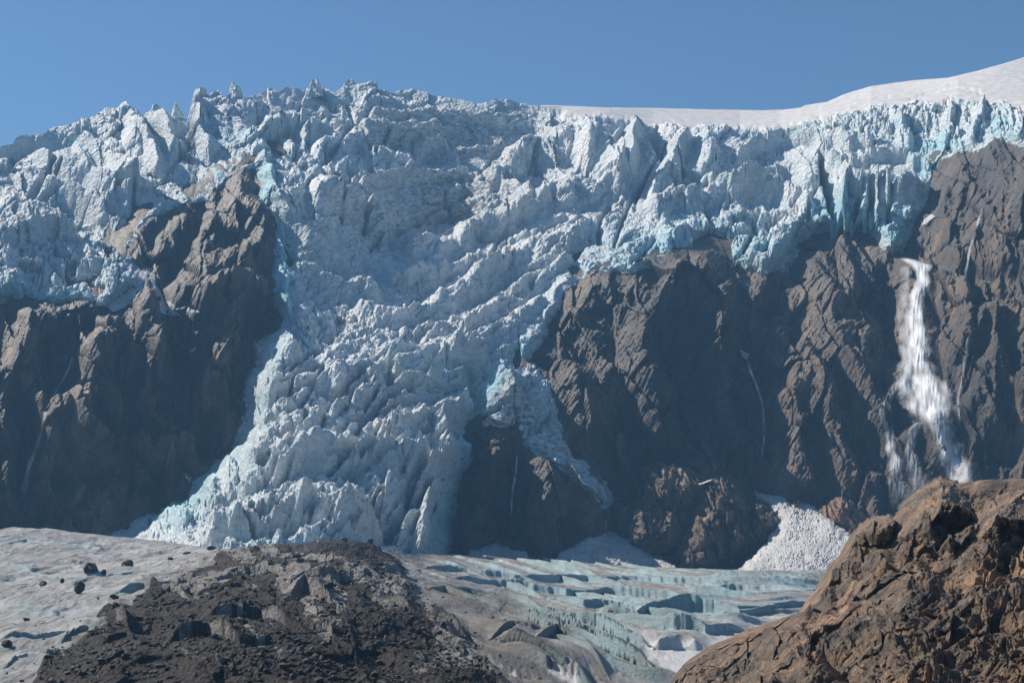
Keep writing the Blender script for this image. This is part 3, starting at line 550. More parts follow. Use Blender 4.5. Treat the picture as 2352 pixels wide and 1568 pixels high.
CREV_L = [([(0, 1240), (60, 1232), (150, 1240), (240, 1250)], 3, 12), ([(0, 1290), (100, 1300), (200, 1310), (330, 1300)], 3, 14), ([(250, 1350), (330, 1335), (400, 1340), (450, 1335)], 5, 12), ([(350, 1360), (390, 1340), (430, 1350)], 5, 14),
          ([(140, 1430), (200, 1405), (280, 1410), (310, 1430)], 6, 22), ([(0, 1450), (80, 1440), (170, 1420)], 4, 14), ([(0, 1380), (120, 1390), (190, 1390)], 3, 16), ([(430, 1330), (520, 1315), (620, 1305)], 4, 12),
          ([(440, 1370), (540, 1350), (600, 1352)], 5, 12), ([(560, 1290), (640, 1275), (720, 1270), (800, 1280)], 5, 14), ([(500, 1300), (600, 1290), (700, 1300), (800, 1300)], 7, 22), ([(650, 1340), (700, 1330), (750, 1340), (780, 1375)], 7, 24), ([(800, 1330), (840, 1320), (900, 1350), (960, 1400)], 8, 30),
          ([(700, 1400), (740, 1405), (780, 1450)], 6, 22), ([(790, 1400), (810, 1440), (830, 1500)], 6, 26), ([(0, 1530), (60, 1500), (150, 1490)], 2, 18), ([(460, 1400), (600, 1370), (700, 1410)], 6, 26), ([(380, 1450), (480, 1430), (560, 1450)], 5, 26), ([(860, 1300), (960, 1320), (1040, 1360)], 5, 18)]
DIP = strokes(GX, GY, [([(1560, 1530), (1640, 1500), (1760, 1470), (1700, 1560)], 60, 1.0), ([(1500, 1500), (1580, 1520)], 30, 1.0), ([(1420, 1450), (1500, 1475)], 16, .8), ([(1070, 1525), (1180, 1562)], 8, 1.2), ([(1260, 1548), (1320, 1566)], 8, 1.2)])
DIP = np.clip(DIP, 0, 1)
def crev(L):
    r = np.zeros(GX.shape); face = np.zeros(GX.shape)
    for pts, a, fo in L:
        P = np.array(pts, float)
        lx = np.interp(GX[0], P[:, 0], P[:, 1]); ends = sstep(P[0, 0] - 30, P[0, 0] + 50, GX) * (1 - sstep(P[-1, 0] - 50, P[-1, 0] + 30, GX))
        a0 = a; a = a * (0.85 + 0.5 * perlin(GX[0] / 110, np.full(NX2, a * 1.7 + P[0, 0]), 210 + len(P)))
        s = GY + 1.6 * perlin(GX / 70, GY / 40, 211) + 0.35 * perlin(GX / 14, GY / 14, 212) - (lx + a0 / m_per)
        k = np.where(s < 0, np.exp(s / fo), 1 - sstep(0, 1.0, s))
        r = np.maximum(r, a * k * ends * (1 - DIP))
        face = np.maximum(face, (1 - DIP) * ends * np.exp(-((s - 0.5) / 2.0) ** 2))
    return r, face
cR, cF = crev(CREV); cL, cFL = crev(CREV_L)
mR = sstep(900, 1050, GX)
ux = fx * 0.94 + fy * 0.16; uy = fy * 0.97 - fx * 0.5
smooth_ice = 3.0 * fbm(fx / 90, fy / 120, 3, 221) + 1.2 * fbm(fx / 16, fy / 26, 4, 222) + 0.7 * ridged((fx - fy * .2) / 12, (fy + fx) / 50, 3, 223)
b4, e4 = blocks(fx, fy * 0.45, 9, 224, ang=0.3, asp=1.4, tilt=1.0, groove=0.35)
b5, e5 = blocks(fx, fy * 0.45, 3.4, 225, ang=0.1, asp=1.2, tilt=1.1, groove=0.4)
ridge2 = ridged(uy / 52, ux / 150, 3, 226, gain=0.5)
mor = 1.2 * b4 + 0.5 * b5 + 0.5 * fbm(fx / 5, fy / 8, 4, 227, gain=0.65) + 3.6 * fbm(fx / 48, fy / 90, 3, 228) + 1.5 * ridged(fx / 26 + fy / 60, fy / 60, 3, 231)
tiltx = -0.36 * np.log1p(np.exp((1480 - GX) / 90)) * 90 
gyt = np.clip(GY - 1262 - tiltx - 0.36 * 420 * 0, 6, None) + 1.6 * perlin(GX / 110, GY / 40, 232)
ph2 = np.log(np.clip(gyt, 6, None) / 60) * 6.6 + 0.12 * perlin(GX / 120, GY / 40, 233)
fr = ph2 - np.floor(ph2)
hh = (2.4 + 3.6 * sstep(-0.35, 0.5, perlin(GX / 130 + np.floor(ph2) * 3.3, np.floor(ph2) * 1.7 + 0.5, 234)))
sawr = hh * fr ** 1.6 * (1 - sstep(0.94, 1.0, fr)) * sstep(38, 75, gyt)
right_ice = np.maximum(cR * 1.2, sawr * (1 - DIP)) + 0.4 * fbm(fx / 4, fy / 22, 4, 229) * (1 - 0.7 * DIP) + 0.8 * fbm(fx / 60, fy / 120, 2, 235)
for cx_, cy_, rx_, ry_, h_ in [(1190, 1462, 66, 22, 5), (1300, 1520, 85, 30, 6), (1090, 1395, 90, 20, 4), (960, 1350, 70, 16, 3), (1130, 1530, 120, 30, 4), (1840, 1375, 90, 22, 3), (1700, 1400, 60, 14, 2)]:
    q_ = ((GX - cx_ - 2.2 * (GY - cy_)) / rx_) ** 2 + ((GY - cy_) / ry_) ** 2
    right_ice = right_ice * (1 - 0.8 * np.exp(-q_ * 1.5)) + h_ * np.exp(-q_)
R2 = (smooth_ice + 0.55 * cL) * (1 - mR) + right_ice * mR
R2 = R2 * (1 - mM) + (mor + cL * 0.85 + cR * mR * 0.5 + 1.0) * mM
fall = sstep(0, 12, GY - cr)
R2 = R2 * (0.5 + 0.5 * fall) - 0.3
P2 = W0.copy(); P2[..., 2] += R2; P2[..., 1] += 0.5 * R2 * 0
ext = []
for k in range(1, 7):
    row = P2[0].copy(); row[:, 1] += 30 * k; row[:, 2] -= 1.5 * k * k * (1 - 0.75 * sstep(950, 1250, px2)); ext.append(row)
P2X = np.concatenate([np.array(ext[::-1]), P2], 0)
e6 = lambda a: np.concatenate([np.repeat(a[:1], 6, 0), a], 0)
m2, nt, b_ = mat("valley_ice", 0.6, 0.3)
base = ramp(nt, noise_tex(nt, 0.03, 7, 0.65), [(0.35, (0.31, 0.32, 0.31)), (0.55, (0.47, 0.48, 0.47)), (0.75, (0.66, 0.67, 0.67))])
base = mix(nt, attr(nt, "snow"), base, (0.66, 0.67, 0.68))
base = mix(nt, attr(nt, "blue"), base, (0.33, 0.53, 0.575))
dmx = nt.nodes.new("ShaderNodeMath"); dmx.operation = 'MULTIPLY'
nt.links.new(ramp(nt, noise_tex(nt, 0.12, 8, 0.72, stretch=(1, 0.25, 1)), [(0.36, (0, 0, 0)), (0.58, (1, 1, 1))]), dmx.inputs[0]); nt.links.new(attr(nt, "dirt"), dmx.inputs[1])
base = mix(nt, attr(nt, "band"), base, ramp(nt, noise_tex(nt, 0.2, 8, 0.75, stretch=(1, 0.2, 1)), [(0.35, (0.07, 0.06, 0.05)), (0.6, (0.30, 0.28, 0.26))]))
base = mix(nt, dmx.outputs[0], base, (0.17, 0.15, 0.13))
nt.links.new(base, b_.inputs["Base Color"])
bump(nt, b_, [(noise_tex(nt, 0.22, 8, 0.75, stretch=(1, 0.13, 1)), 2.2, 0.8), (noise_tex(nt, 0.9, 6, 0.75, stretch=(1, 0.13, 1.3)), 0.9, 0.9)])
m3, nt, b_ = mat("moraine_debris", 0.75, 0.3)
base = ramp(nt, noise_tex(nt, 0.05, 9, 0.7), [(0.35, (0.011, 0.007, 0.0045)), (0.55, (0.032, 0.021, 0.013)), (0.8, (0.095, 0.068, 0.046))])
base = mix(nt, attr(nt, "bare"), base, ramp(nt, noise_tex(nt, 0.3, 6, 0.7), [(0.35, (0.12, 0.105, 0.09)), (0.65, (0.42, 0.40, 0.37))]))
nt.links.new(base, b_.inputs["Base Color"])
bump(nt, b_, [(noise_tex(nt, 0.35, 9, 0.8, stretch=(1, 0.2, 1)), 2.6, 0.9), (vor_tex(nt, 0.9, stretch=(1, 0.25, 1), feature='F1'), 0.9, 0.8)])
cF = np.maximum(cF, (1 - DIP) * np.maximum(sstep(0.90, 0.97, fr), 1 - sstep(0, .05, fr)) * sstep(1.5, 4, hh)); fclean = np.clip(cF * mR * (1 - mM) * 0.85 + cFL * (1 - mR) * (1 - mM) * 0.55, 0, 1)
blu2 = np.clip(0.95 * fclean + 0.2 * mR * (1 - DIP) * sstep(0.0, 0.5, fbm(fx / 60, fy / 80, 3, 241)) , 0, 0.9) * (1 - DIP)
dirt2 = np.clip(0.40 + 0.2 * mR + 0.5 * mR * sstep(0.3, 0.9, fr) * (1 - fclean) - 0.2 * fclean + 0.9 * sstep(-170, 0, dM) * mR + 0.8 * sstep(-40, 0, dM) - DIP, 0, 1)
bare = sstep(0.40, 0.58, 0.55 * fbm((GX - 1.6 * GY) / 60, (GY + 0.3 * GX) / 160, 6, 242, gain=0.65) + + strokes(GX, GY, [([(660, 1345), (740, 1360), (780, 1400)], 34, 1.2), ([(800, 1330), (860, 1350), (900, 1400)], 40, .9), ([(700, 1420), (760, 1460)], 34, 1.), ([(540, 1290), (640, 1285), (760, 1300)], 26, .8), ([(420, 1345), (560, 1345)], 26, 1.1), ([(900, 1370), (1000, 1460), (1140, 1560)], 40, 0.8), ([(560, 1450), (640, 1500)], 18, .7), ([(960, 1340), (1060, 1400)], 40, .9)]) + 0.5 * cFL)
band = np.clip(sstep(-230, -10, dM + 60 * fbm(GX / 120, GY / 40, 3, 251)) * mR * sstep(1320, 1400, GY) * (1 - DIP), 0, 0.9)
A2 = {"band": e6(band), "blue": e6(blu2), "dirt": e6(dirt2), "snow": e6(DIP), "bare": e6(bare)}
dM6 = q(e6(dM))
o = grid_mesh("valley_glacier", P2X, dM6 < 2, m2, A2); tag(o, "grey and pale blue crevassed valley glacier lying at the foot of the wall", "glacier", kind="structure")
o = grid_mesh("moraine", P2X, dM6 >= 2, m3, A2); tag(o, "black and brown rubble covering a broad hump of the valley ice", "moraine", kind="structure")
def low_point(px, py):
    c = CREST(px); v_ = (max(py - c, 0) / (1630 - c)) ** (1 / 1.15) * (NY2 - 1); u_ = (px + 440) / 2940 * (NX2 - 1)
    return np.array([float(bilin(P2[..., i], np.array([u_]), np.array([v_]))[0]) for i in range(3)])

# ground sheet beneath everything, out to the horizon
gm = grid_mesh("ground", np.array([[[-4500, -600, -95], [4500, -600, -95]], [[-4500, 5000, -95], [4500, 5000, -95]]], float)[::-1], np.ones((1, 1), bool), M_ROCK, recenter=False)
tag(gm, "bare rocky valley floor far below the ice", "ground", kind="structure")

# ================================================================== NEAR ROCK SLOPE (right foreground)
EDGE = line([(1500, 1640), (1540, 1570), (1575, 1520), (1620, 1488), (1680, 1462), (1720, 1444), (1780, 1425), (1850, 1402), (1862, 1370), (1905, 1325), (1918, 1285), (1955, 1255), (1975, 1205), (2000, 1192), (2060, 1188), (2085, 1150), (2110, 1124), (2160, 1112), (2220, 1106), (2280, 1100), (2352, 1098), (2800, 1040)])
D_NEAR = tps([(1540, 1570, 300), (1720, 1444, 330), (1860, 1370, 330), (1970, 1220, 330), (2110, 1124, 320), (2352, 1098, 300), (2800, 1040, 250), (1700, 1640, 215), (2000, 1400, 250), (2000, 1640, 165), (2352, 1300, 225), (2352, 1640, 125), (2800, 1640, 90), (2800, 1300, 180), (2200, 1250, 262), (2100, 1300, 270), (1800, 1500, 258), (2200, 1450, 195)])
NX3, NY3 = 760, 520
gx3 = np.linspace(1502, 2760, NX3)
HX = np.broadcast_to(gx3, (NY3, NX3)).copy(); he = EDGE(HX)
HY = he + (1640 - he) * np.linspace(0, 1, NY3)[:, None]
D3 = D_NEAR(HX, HY)
X3 = HX + 14 * perlin(HX / 120, HY / 120, 301); Y3 = HY + 14 * perlin(HX / 120 + 7, HY / 120, 302)
a3 = -0.55
c1, g1 = blocks(X3, Y3, 80, 311, ang=a3, asp=2.0, tilt=1.1, groove=0.08, gw=0.05, warp=0.1)
c2, g2 = blocks(X3 + 10 * c1, Y3, 34, 312, ang=a3, asp=2.2, tilt=1.2, groove=0.12, gw=0.06, warp=0.1)
c3, g3 = blocks(X3, Y3 + 6 * c2, 13, 313, ang=a3 - 0.2, asp=2.6, tilt=1.1, groove=0.3, gw=0.12, warp=0.15)
us = X3 * math.cos(a3) + Y3 * math.sin(a3); vs = -X3 * math.sin(a3) + Y3 * math.cos(a3)
NEAR_STROKES = [([(1870, 1400), (1960, 1330), (2080, 1300), (2200, 1230)], 26, -3.5), ([(1560, 1560), (1700, 1500), (1900, 1440), (2100, 1330), (2352, 1200)], 60, 3.5), ([(1800, 1560), (1980, 1480), (2150, 1400), (2352, 1290)], 30, -3.0), ([(2060, 1480), (2200, 1420), (2352, 1360)], 50, 3.5),
                ([(1990, 1200), (2040, 1240), (2060, 1290)], 26, -3), ([(1890, 1500), (1960, 1560)], 20, -2.5), ([(2230, 1120), (2180, 1230), (2140, 1300)], 22, -3.5), ([(1980, 1240), (1900, 1350)], 30, 3.0), ([(2120, 1560), (2250, 1500), (2352, 1460)], 26, -3), ([(1920, 1400), (2020, 1370)], 26, -2)]
xr, yr = us, vs
R3 = 1.6 * c1 + 0.8 * c2 + 0.5 * c3 + 3.2 * ledges(xr, yr, 62, 330, wob=0.9, sharp=0.12) + 2.2 * ledges(xr, yr, 25, 332, wob=0.8, sharp=0.12) + 0.9 * ledges(xr, yr, 10, 334, wob=0.7, sharp=0.2) + 0.15 * ridged(us / 50, vs / 6, 3, 322, gain=0.6) + 0.12 * fbm(HX / 8, HY / 8, 2, 323) + 1.1 * strokes(HX, HY, NEAR_STROKES)
R3 = (R3 - R3.mean()) * (0.12 + 0.88 * sstep(0, 45, HY - he))
P3 = at(HX, HY, D3 - R3 * 0.75); P3[..., 2] += 0.35 * R3; P3[..., 0] -= 0.12 * R3
ext = []
for k in range(1, 9):
    row = P3[0].copy(); row[:, 1] += 6 * k ** 1.4; row[:, 2] -= 1.2 * k ** 1.9; ext.append(row)
P3X = np.concatenate([np.array(ext[::-1]), P3], 0)
o = grid_mesh("rocky_slope", P3X, np.ones((P3X.shape[0] - 1, NX3 - 1), bool), M_NEAR); tag(o, "brown and rust-stained bare rock slope rising at the lower right", "rock slope", kind="structure")

# ================================================================== patches lying on the wall: outcrops, snow, cones
def patch(name, poly, T, margin, relief, material, toward=0.0, up=0.42, base=None, res=2.0, rough=6, power=0.5, seed=0, lift=1.0, mat_attrs=None, conform=False):
    Pl = np.array(poly, float); x0, y0 = Pl.min(0) - 14; x1, y1 = Pl.max(0) + 14
    nx = int((x1 - x0) / res) + 2; ny = int((y1 - y0) / res) + 2
    gx, gy = np.meshgrid(np.linspace(x0, x1, nx), np.linspace(y0, y1, ny))
    d = sdist(poly, gx + rough * fbm(gx / 22, gy / 22, 3, seed + 1), gy + rough * fbm(gx / 22 + 5, gy / 22, 3, seed + 2))
    k = np.clip(d / margin, 0, 1) ** power
    r = relief(gx, gy) if relief else 0 * gx
    thick = T * k - 10 * sstep(0, 8, -d) * (T / 20 + .3)
    D = (base or wall_depth)(gx, gy)
    # smooth the carrier so the patch does not copy every crack under it
    D = (D_SM(gx, gy) if not conform else D) if base is None else D
    D = D - lift - thick - toward * np.clip(gy - Pl[:, 1].min(), 0, None) - r * 0.8 * np.clip(k * 1.3, 0, 1)
    P = at(gx, gy, D); P[..., 2] += r * up * k
    o = grid_mesh(name, P, q(d) > (-6 if margin > 7 else -0.5), material, mat_attrs)
    return o
# smoothed wall depth
def blur(a, n):
    for _ in range(n):
        a = (a + np.roll(a, 1, 0) + np.roll(a, -1, 0) + np.roll(a, 1, 1) + np.roll(a, -1, 1)) / 5
    return a
_ds = Dr_fin[::6, ::6]; _ds = blur(_ds, 3)
def D_SM(px, py):
    s = SKY(px); v_ = (py - s) / (V1 - s) * (NY - 1) / 6; u_ = (px - U0) / (U1 - U0) * (NX - 1) / 6
    return bilin(_ds, u_, v_)

def knoll_relief(seed):
    def f(x, y):
        k1, _ = blocks(x, y, 52, seed, ang=1.1, asp=1.6, tilt=1.1, groove=0.5); k2, _ = blocks(x, y, 20, seed + 1, ang=1.0, asp=1.6, tilt=1.1, groove=0.5, gw=.16); k3, _ = blocks(x, y, 8, seed + 2, ang=0.9, asp=1.6, tilt=1.0)
        return 15 * k1 + 6 * k2 + 2.2 * k3 + 3 * ridged(x / 22, y / 50, 3, seed + 3)
    return f
def lump(seed, s=7, a=1.0):
    def f(x, y):
        k1, _ = blocks(x, y, s, seed, tilt=0.8, groove=0.6, gw=.3); kb, _ = blocks(x, y, s * 2.6, seed + 3, tilt=0.8, groove=0.5, gw=.2); k1 = k1 * (0.4 + 0.9 * sstep(-.3, .3, perlin(x / 26, y / 26, seed + 4))) + 1.3 * kb * sstep(0, .4, perlin(x / 30 + 5, y / 30, seed + 5)); k2, _ = blocks(x, y, s * .5, seed + 1, tilt=0.8, groove=0.6, gw=.3)
        return a * (2.2 * k1 + 1.3 * k2 + 3 * fbm(x / 60, y / 60, 3, seed + 2))
    return f
KN = [("knobbly brown outcrop behind the split one, left of the large snow cone", [(1440, 1245), (1448, 1180), (1480, 1130), (1472, 1070), (1540, 1062), (1600, 1080), (1645, 1110), (1610, 1160), (1590, 1210), (1560, 1262), (1500, 1278), (1450, 1262)], 58, 50),
      ("tallest brown rock outcrop standing against the left side of the large snow cone", [(1560, 1310), (1550, 1250), (1580, 1190), (1600, 1120), (1640, 1092), (1680, 1090), (1710, 1108), (1732, 1140), (1765, 1160), (1800, 1188), (1795, 1225), (1750, 1272), (1700, 1312), (1620, 1330)], 84, 55),
      ("dark peaked outcrop to the right of the snow cone", [(1865, 1182), (1900, 1150), (1935, 1138), (1975, 1160), (2000, 1200), (2040, 1260), (1980, 1270), (1925, 1225)], 60, 40),
      ("small round brown rock poking out at the top of the snow cone", [(1800, 1160), (1805, 1145), (1822, 1140), (1840, 1150), (1848, 1164), (1830, 1170)], 38, 12)]
for i, (lb, pl, T_, mg) in enumerate(KN):
    o = patch("rock_outcrop", pl, T_, mg, knoll_relief(400 + i * 5), M_KNOLL, seed=400 + i)
    tag(o, lb, "rock outcrop", "rock outcrops at the foot of the wall")
o = patch("snow_cone", [(1733, 1133), (1800, 1146), (1870, 1168), (1920, 1208), (1968, 1246), (1985, 1345), (1690, 1345), (1700, 1312), (1745, 1270), (1785, 1222), (1795, 1190), (1765, 1160)], 14, 20, lump(450, 5, .5), M_SNOW, toward=0.75, res=1.8, seed=450)
tag(o, "large white fan of crumbled avalanche snow right of the brown outcrop", "snow cone", "avalanche cones at the foot of the wall")
o = patch("snow_cone", [(1385, 1225), (1410, 1225), (1450, 1250), (1480, 1270), (1540, 1300), (1580, 1340), (1240, 1340), (1290, 1275), (1340, 1248)], 16, 30, lump(460, 7, .8), M_OLDSNOW, toward=0.75, res=1.8, seed=460)
tag(o, "low grey-white snow cone below the gully left of the brown outcrops", "snow cone", "avalanche cones at the foot of the wall")
o = patch("snow_cone", [(1118, 1262), (1135, 1245), (1160, 1250), (1200, 1270), (1230, 1300), (1060, 1300), (1080, 1270)], 10, 20, lump(470, 7, .5), M_OLDSNOW, toward=0.7, seed=470)
tag(o, "smallest shaded snow cone under the dark buttress beside the icefall foot", "snow cone", "avalanche cones at the foot of the wall")
SN = [("shaded snow wedge between two brown outcrops", [(1495, 1275), (1530, 1255), (1548, 1250), (1545, 1300), (1510, 1305)]),
      ("wide pale blue snow patch on the ledge under the left glacier", [(238, 705), (262, 690), (300, 665), (335, 650), (360, 660), (372, 682), (335, 690), (300, 700), (262, 712)]),
      ("bright ragged snow streak running down right from the left glacier's edge", [(340, 636), (352, 632), (362, 660), (378, 690), (410, 705), (458, 712), (440, 738), (425, 712), (395, 712), (420, 730), (380, 722), (345, 712), (370, 690)]),
      ("narrow snow wedge at the left foot of the icefall, under the cliff", [(420, 1085), (440, 1095), (462, 1108), (440, 1118)]),
      ("thin snow rim along the top right of the dark buttress", [(1290, 1052), (1330, 1062), (1365, 1080), (1385, 1100), (1402, 1130), (1390, 1128), (1370, 1105), (1330, 1085), (1295, 1075)]),
      ("short snow sliver in the gully head of the right-hand cliff", [(1700, 802), (1722, 812), (1716, 826), (1706, 818)]),
      ("snow dabs below the right icefall edge, on the cliff brow", [(1695, 645), (1730, 655), (1728, 662), (1700, 656)]),
      ("snow sliver in the dark cleft beside the upper right ice edge", [(2148, 496), (2136, 506), (2118, 518), (2124, 504), (2138, 492)]),
      ("small snow sliver on the slab above the waterfall's left", [(1862, 598), (1872, 622), (1866, 626), (1858, 610)]),
      ("tiny snow fleck halfway down the left cliff gully", [(412, 1022), (440, 1014), (432, 1024), (414, 1028)]),
      ("snow fleck high on the dark left cliff", [(434, 803), (450, 798), (446, 806), (436, 810)]),
      ("pair of flecks of snow on top of the tallest brown outcrop", [(1600, 1110), (1640, 1098), (1634, 1106), (1606, 1116)])]
for i, (lb, pl) in enumerate(SN):
    o = patch("snow_patch", pl, (3 if i in (1, 2) else 1.2) if i != 11 else 80, 6, lump(500 + i * 3, 6, .3), M_SNOW, seed=500 + i, rough=6 if i in (1, 2) else 1.5, res=1.3, toward=0.0, lift=1.2, conform=i != 11)
    tag(o, lb, "snow patch", "snow patches on the rock wall")

# ================================================================== waterfalls
mw, nt, b_ = mat("white_water", 0.5, 0.2)
b_.inputs["Base Color"].default_value = (0.80, 0.82, 0.85, 1)
st = noise_tex(nt, 0.30, 8, 0.75, stretch=(1.6, 1.0, 0.42), dist=1.2)
ed = attr(nt, "dens")
mm = nt.nodes.new("ShaderNodeMath"); mm.operation = 'ADD'; nt.links.new(st, mm.inputs[0]); nt.links.new(ed, mm.inputs[1])
al = ramp(nt, mm.outputs[0], [(0.80, (0, 0, 0)), (1.25 / 1.0 if False else 1.0, (1, 1, 1))])
mr = nt.nodes.new("ShaderNodeMapRange"); nt.links.new(mm.outputs[0], mr.inputs[0]); mr.inputs[1].default_value = 0.5; mr.inputs[2].default_value = 1.85; mr.interpolation_type = 'SMOOTHSTEP'
nt.links.new(mr.outputs[0], b_.inputs["Alpha"])
bump(nt, b_, [(noise_tex(nt, 0.2, 6, 0.7, stretch=(2, 1, 0.5)), 2, 0.4)])
def fall_mesh(name, pts, T=14, seed=0, dens=1.0, layers=1):
    """pts: (x, y, half width, density) down the fall; a bulging sheet of falling water with side lobes"""
    P = np.array(pts, float)
    n = int((P[-1, 1] - P[0, 1]) / 2.2) + 2
    ys = np.linspace(P[0, 1], P[-1, 1], n); w = np.linspace(-1, 1, 41)
    cx = np.interp(ys, P[:, 1], P[:, 0]); hw = np.interp(ys, P[:, 1], P[:, 2]); de = np.interp(ys, P[:, 1], P[:, 3])
    Yg = np.broadcast_to(ys[:, None], (n, 41)); Wg = np.broadcast_to(w, (n, 41))
    hw2 = hw[:, None] * (1 + 0.25 * perlin(Yg / 22, Wg * 0 + seed, seed + 9))
    Xg = cx[:, None] + Wg * hw2 + 2.0 * perlin(Yg / 16, Wg * 2 + seed, seed)
    bul = np.sqrt(np.clip(1 - Wg ** 2, 0, 1))
    D = D_SM(Xg, Yg) - 8 - T * bul * (0.5 + 0.5 * de[:, None]) - 1.0 * ridged(Xg / 9, Yg / 60, 3, seed + 3) - 6 * np.clip(perlin(Xg / 30, Yg / 45, seed + 6), 0, 1)
    P_ = at(Xg, Yg, D)
    dn = dens * de[:, None] * (1 - np.abs(Wg) ** 2.2) ** 0.8 * sstep(0, 6, np.minimum(Yg - ys[0], 999)) * (1 - 0.0)
    endf = 1 - sstep(ys[-1] - 40, ys[-1], Yg)
    dn = dn * (0.15 + 0.85 * endf) * (0.85 + 0.5 * perlin(Xg / 18, Yg / 30, seed + 8))
    return P_, dn
def make_fall(name, label, strands, seed, T=12, dens=1.0):
    root = bpy.data.objects.new(name, None)
    x, y = strands[0][-1][0], strands[0][-1][1]
    root.location = at(np.array(float(x)), np.array(float(y)), D_SM(np.array([float(x)]), np.array([float(y)]))[0]); sc.collection.objects.link(root)
    tag(root, label, "waterfall")
    if len(strands) > 2:
        strands = strands + [[(a_, b_2, c_ * (1.0 if b_2 < 780 else 1.35), d_ * 0.5) for a_, b_2, c_, d_ in strands[0]], [(a_ + 4, b_2, c_ * 1.45, d_ * 0.5) for a_, b_2, c_, d_ in strands[2]], [(2110, 1080, 30, .2), (2130, 1130, 60, .32), (2130, 1190, 70, .3)]]
    for i, s in enumerate(strands):
        P_, dn = fall_mesh(name, s, T, seed + i * 13, dens)
        o = grid_mesh("mist" if i > 5 else "water_strand", P_, np.ones((P_.shape[0] - 1, 40), bool), mw, {"dens": dn}, smooth=True)
        o.parent = root; o.location = Vector(o.location) - Vector(root.location)
    return root
make_fall("waterfall", "broad white waterfall dropping down the sunlit cliff behind the near rock slope", [
    [(2072, 590, 8, .7), (2090, 598, 24, 1.0), (2115, 610, 28, 1.1), (2122, 640, 18, 1.1), (2106, 680, 20, 1.1), (2100, 730, 26, 1.1), (2106, 780, 28, 1.15), (2108, 830, 28, 1.2), (2126, 880, 36, 1.3), (2142, 920, 40, 1.35), (2144, 960, 36, 1.3), (2140, 985, 28, 1.1)],
    [(2082, 610, 14, .5), (2080, 660, 16, .5), (2076, 720, 20, .5), (2080, 780, 18, .6), (2088, 830, 26, .8), (2082, 880, 34, .8), (2096, 930, 30, .75), (2110, 970, 20, .5)],
    [(2150, 960, 24, .9), (2165, 1000, 24, 1.0), (2180, 1040, 28, .95), (2200, 1080, 34, .85), (2215, 1120, 36, .7), (2220, 1150, 30, .5)],
    [(2122, 965, 14, .7), (2100, 985, 16, .7), (2090, 1030, 14, .6), (2100, 1080, 24, .5), (2120, 1130, 30, .4), (2120, 1180, 24, .3)],
    [(2070, 870, 10, .5), (2048, 900, 16, .6), (2032, 930, 14, .6), (2028, 965, 10, .6), (2044, 990, 12, .7), (2046, 1030, 16, .8), (2058, 1060, 22, .7), (2060, 1110, 26, .5), (2070, 1170, 24, .3)],
    [(2165, 870, 14, .6), (2180, 910, 14, .6), (2176, 950, 12, .4), (2190, 990, 10, .3)]], 600)
make_fall("waterfall", "thin pale waterfall trickling down the shaded cliff at the far left", [
    [(168, 818, 4, .6), (158, 845, 4, .7), (140, 880, 4, .7), (122, 910, 5, .7), (108, 935, 5, .7), (100, 970, 5, .55), (86, 1020, 6, .6), (70, 1060, 7, .65), (58, 1110, 8, .55), (52, 1150, 12, .5)]], 640, 5)
make_fall("waterfall", "hair-thin waterfall in the gully of the dark central cliff", [
    [(1712, 812, 3, .8), (1724, 850, 3, .8), (1738, 885, 3, .8), (1752, 930, 4, .75), (1755, 1000, 3, .7), (1748, 1070, 3, .5)]], 650, 4)
make_fall("waterfall", "thin runnel on the bright cliff right of the broad waterfall", [
    [(2270, 440, 3, .7), (2250, 500, 4, .8), (2228, 570, 4, .8), (2220, 620, 4, .9), (2214, 680, 4, .7), (2228, 740, 3, .7), (2222, 800, 5, .8), (2210, 870, 4, .8), (2200, 920, 4, .7), (2206, 980, 4, .6)]], 660, 4, 0.7)
make_fall("waterfall", "faint streamlet between the dark buttresses right of the icefall foot", [
    [(1188, 1040, 2, .8), (1184, 1090, 3, .8), (1176, 1140, 3, .8), (1172, 1200, 3, .7)]], 670, 4)
make_fall("waterfall", "short white rill running onto the low grey snow cone", [
    [(1388, 1190, 3, .8), (1394, 1205, 4, .9), (1388, 1226, 3, .9)]], 680, 4)

# ================================================================== boulders
def rock_verts(seed, sx, sy, sz, sub=3, amp=0.32):
    import bmesh
    bm = bmesh.new(); bmesh.ops.create_icosphere(bm, subdivisions=sub, radius=1.0)
    V = np.array([v.co[:] for v in bm.verts]); Fc = [[v.index for v in f.verts] for f in bm.faces]; bm.free()
    rs = np.random.RandomState(seed)
    for _ in range(11):                       # chop with random planes: angular faces
        nrm = rs.normal(size=3); nrm /= np.linalg.norm(nrm); h = 0.55 + 0.3 * rs.rand()
        d = V @ nrm - h; V = V - np.outer(np.clip(d, 0, None), nrm)
    V = V * (1 + amp * 0.25 * perlin(V[:, 0] * 2.2 + seed, V[:, 1] * 2.2 + V[:, 2] * 1.7, seed)[:, None])
    V = V + 0.03 * rs.normal(size=V.shape) * (amp > 0)
    return V * np.array([sx, sy, sz]), Fc
def boulder(name, px, py, w, h, seed, label, group, material=M_BOULD, cat="boulder", lowp=low_point, sub=3):
    p = lowp(px, py); k = p[1] / F
    V, Fc = rock_verts(seed, w * k / 2, w * k / 2, h * k / 2 * 1.25, sub)
    a = seed * 1.3; c, s = math.cos(a), math.sin(a)
    V = V @ np.array([[c, s, 0], [-s, c, 0], [0, 0, 1]])
    o = poly_mesh(name, V + p + np.array([0, 0, h * k * 0.42]), Fc, material)
    tag(o, label, cat, group); return o
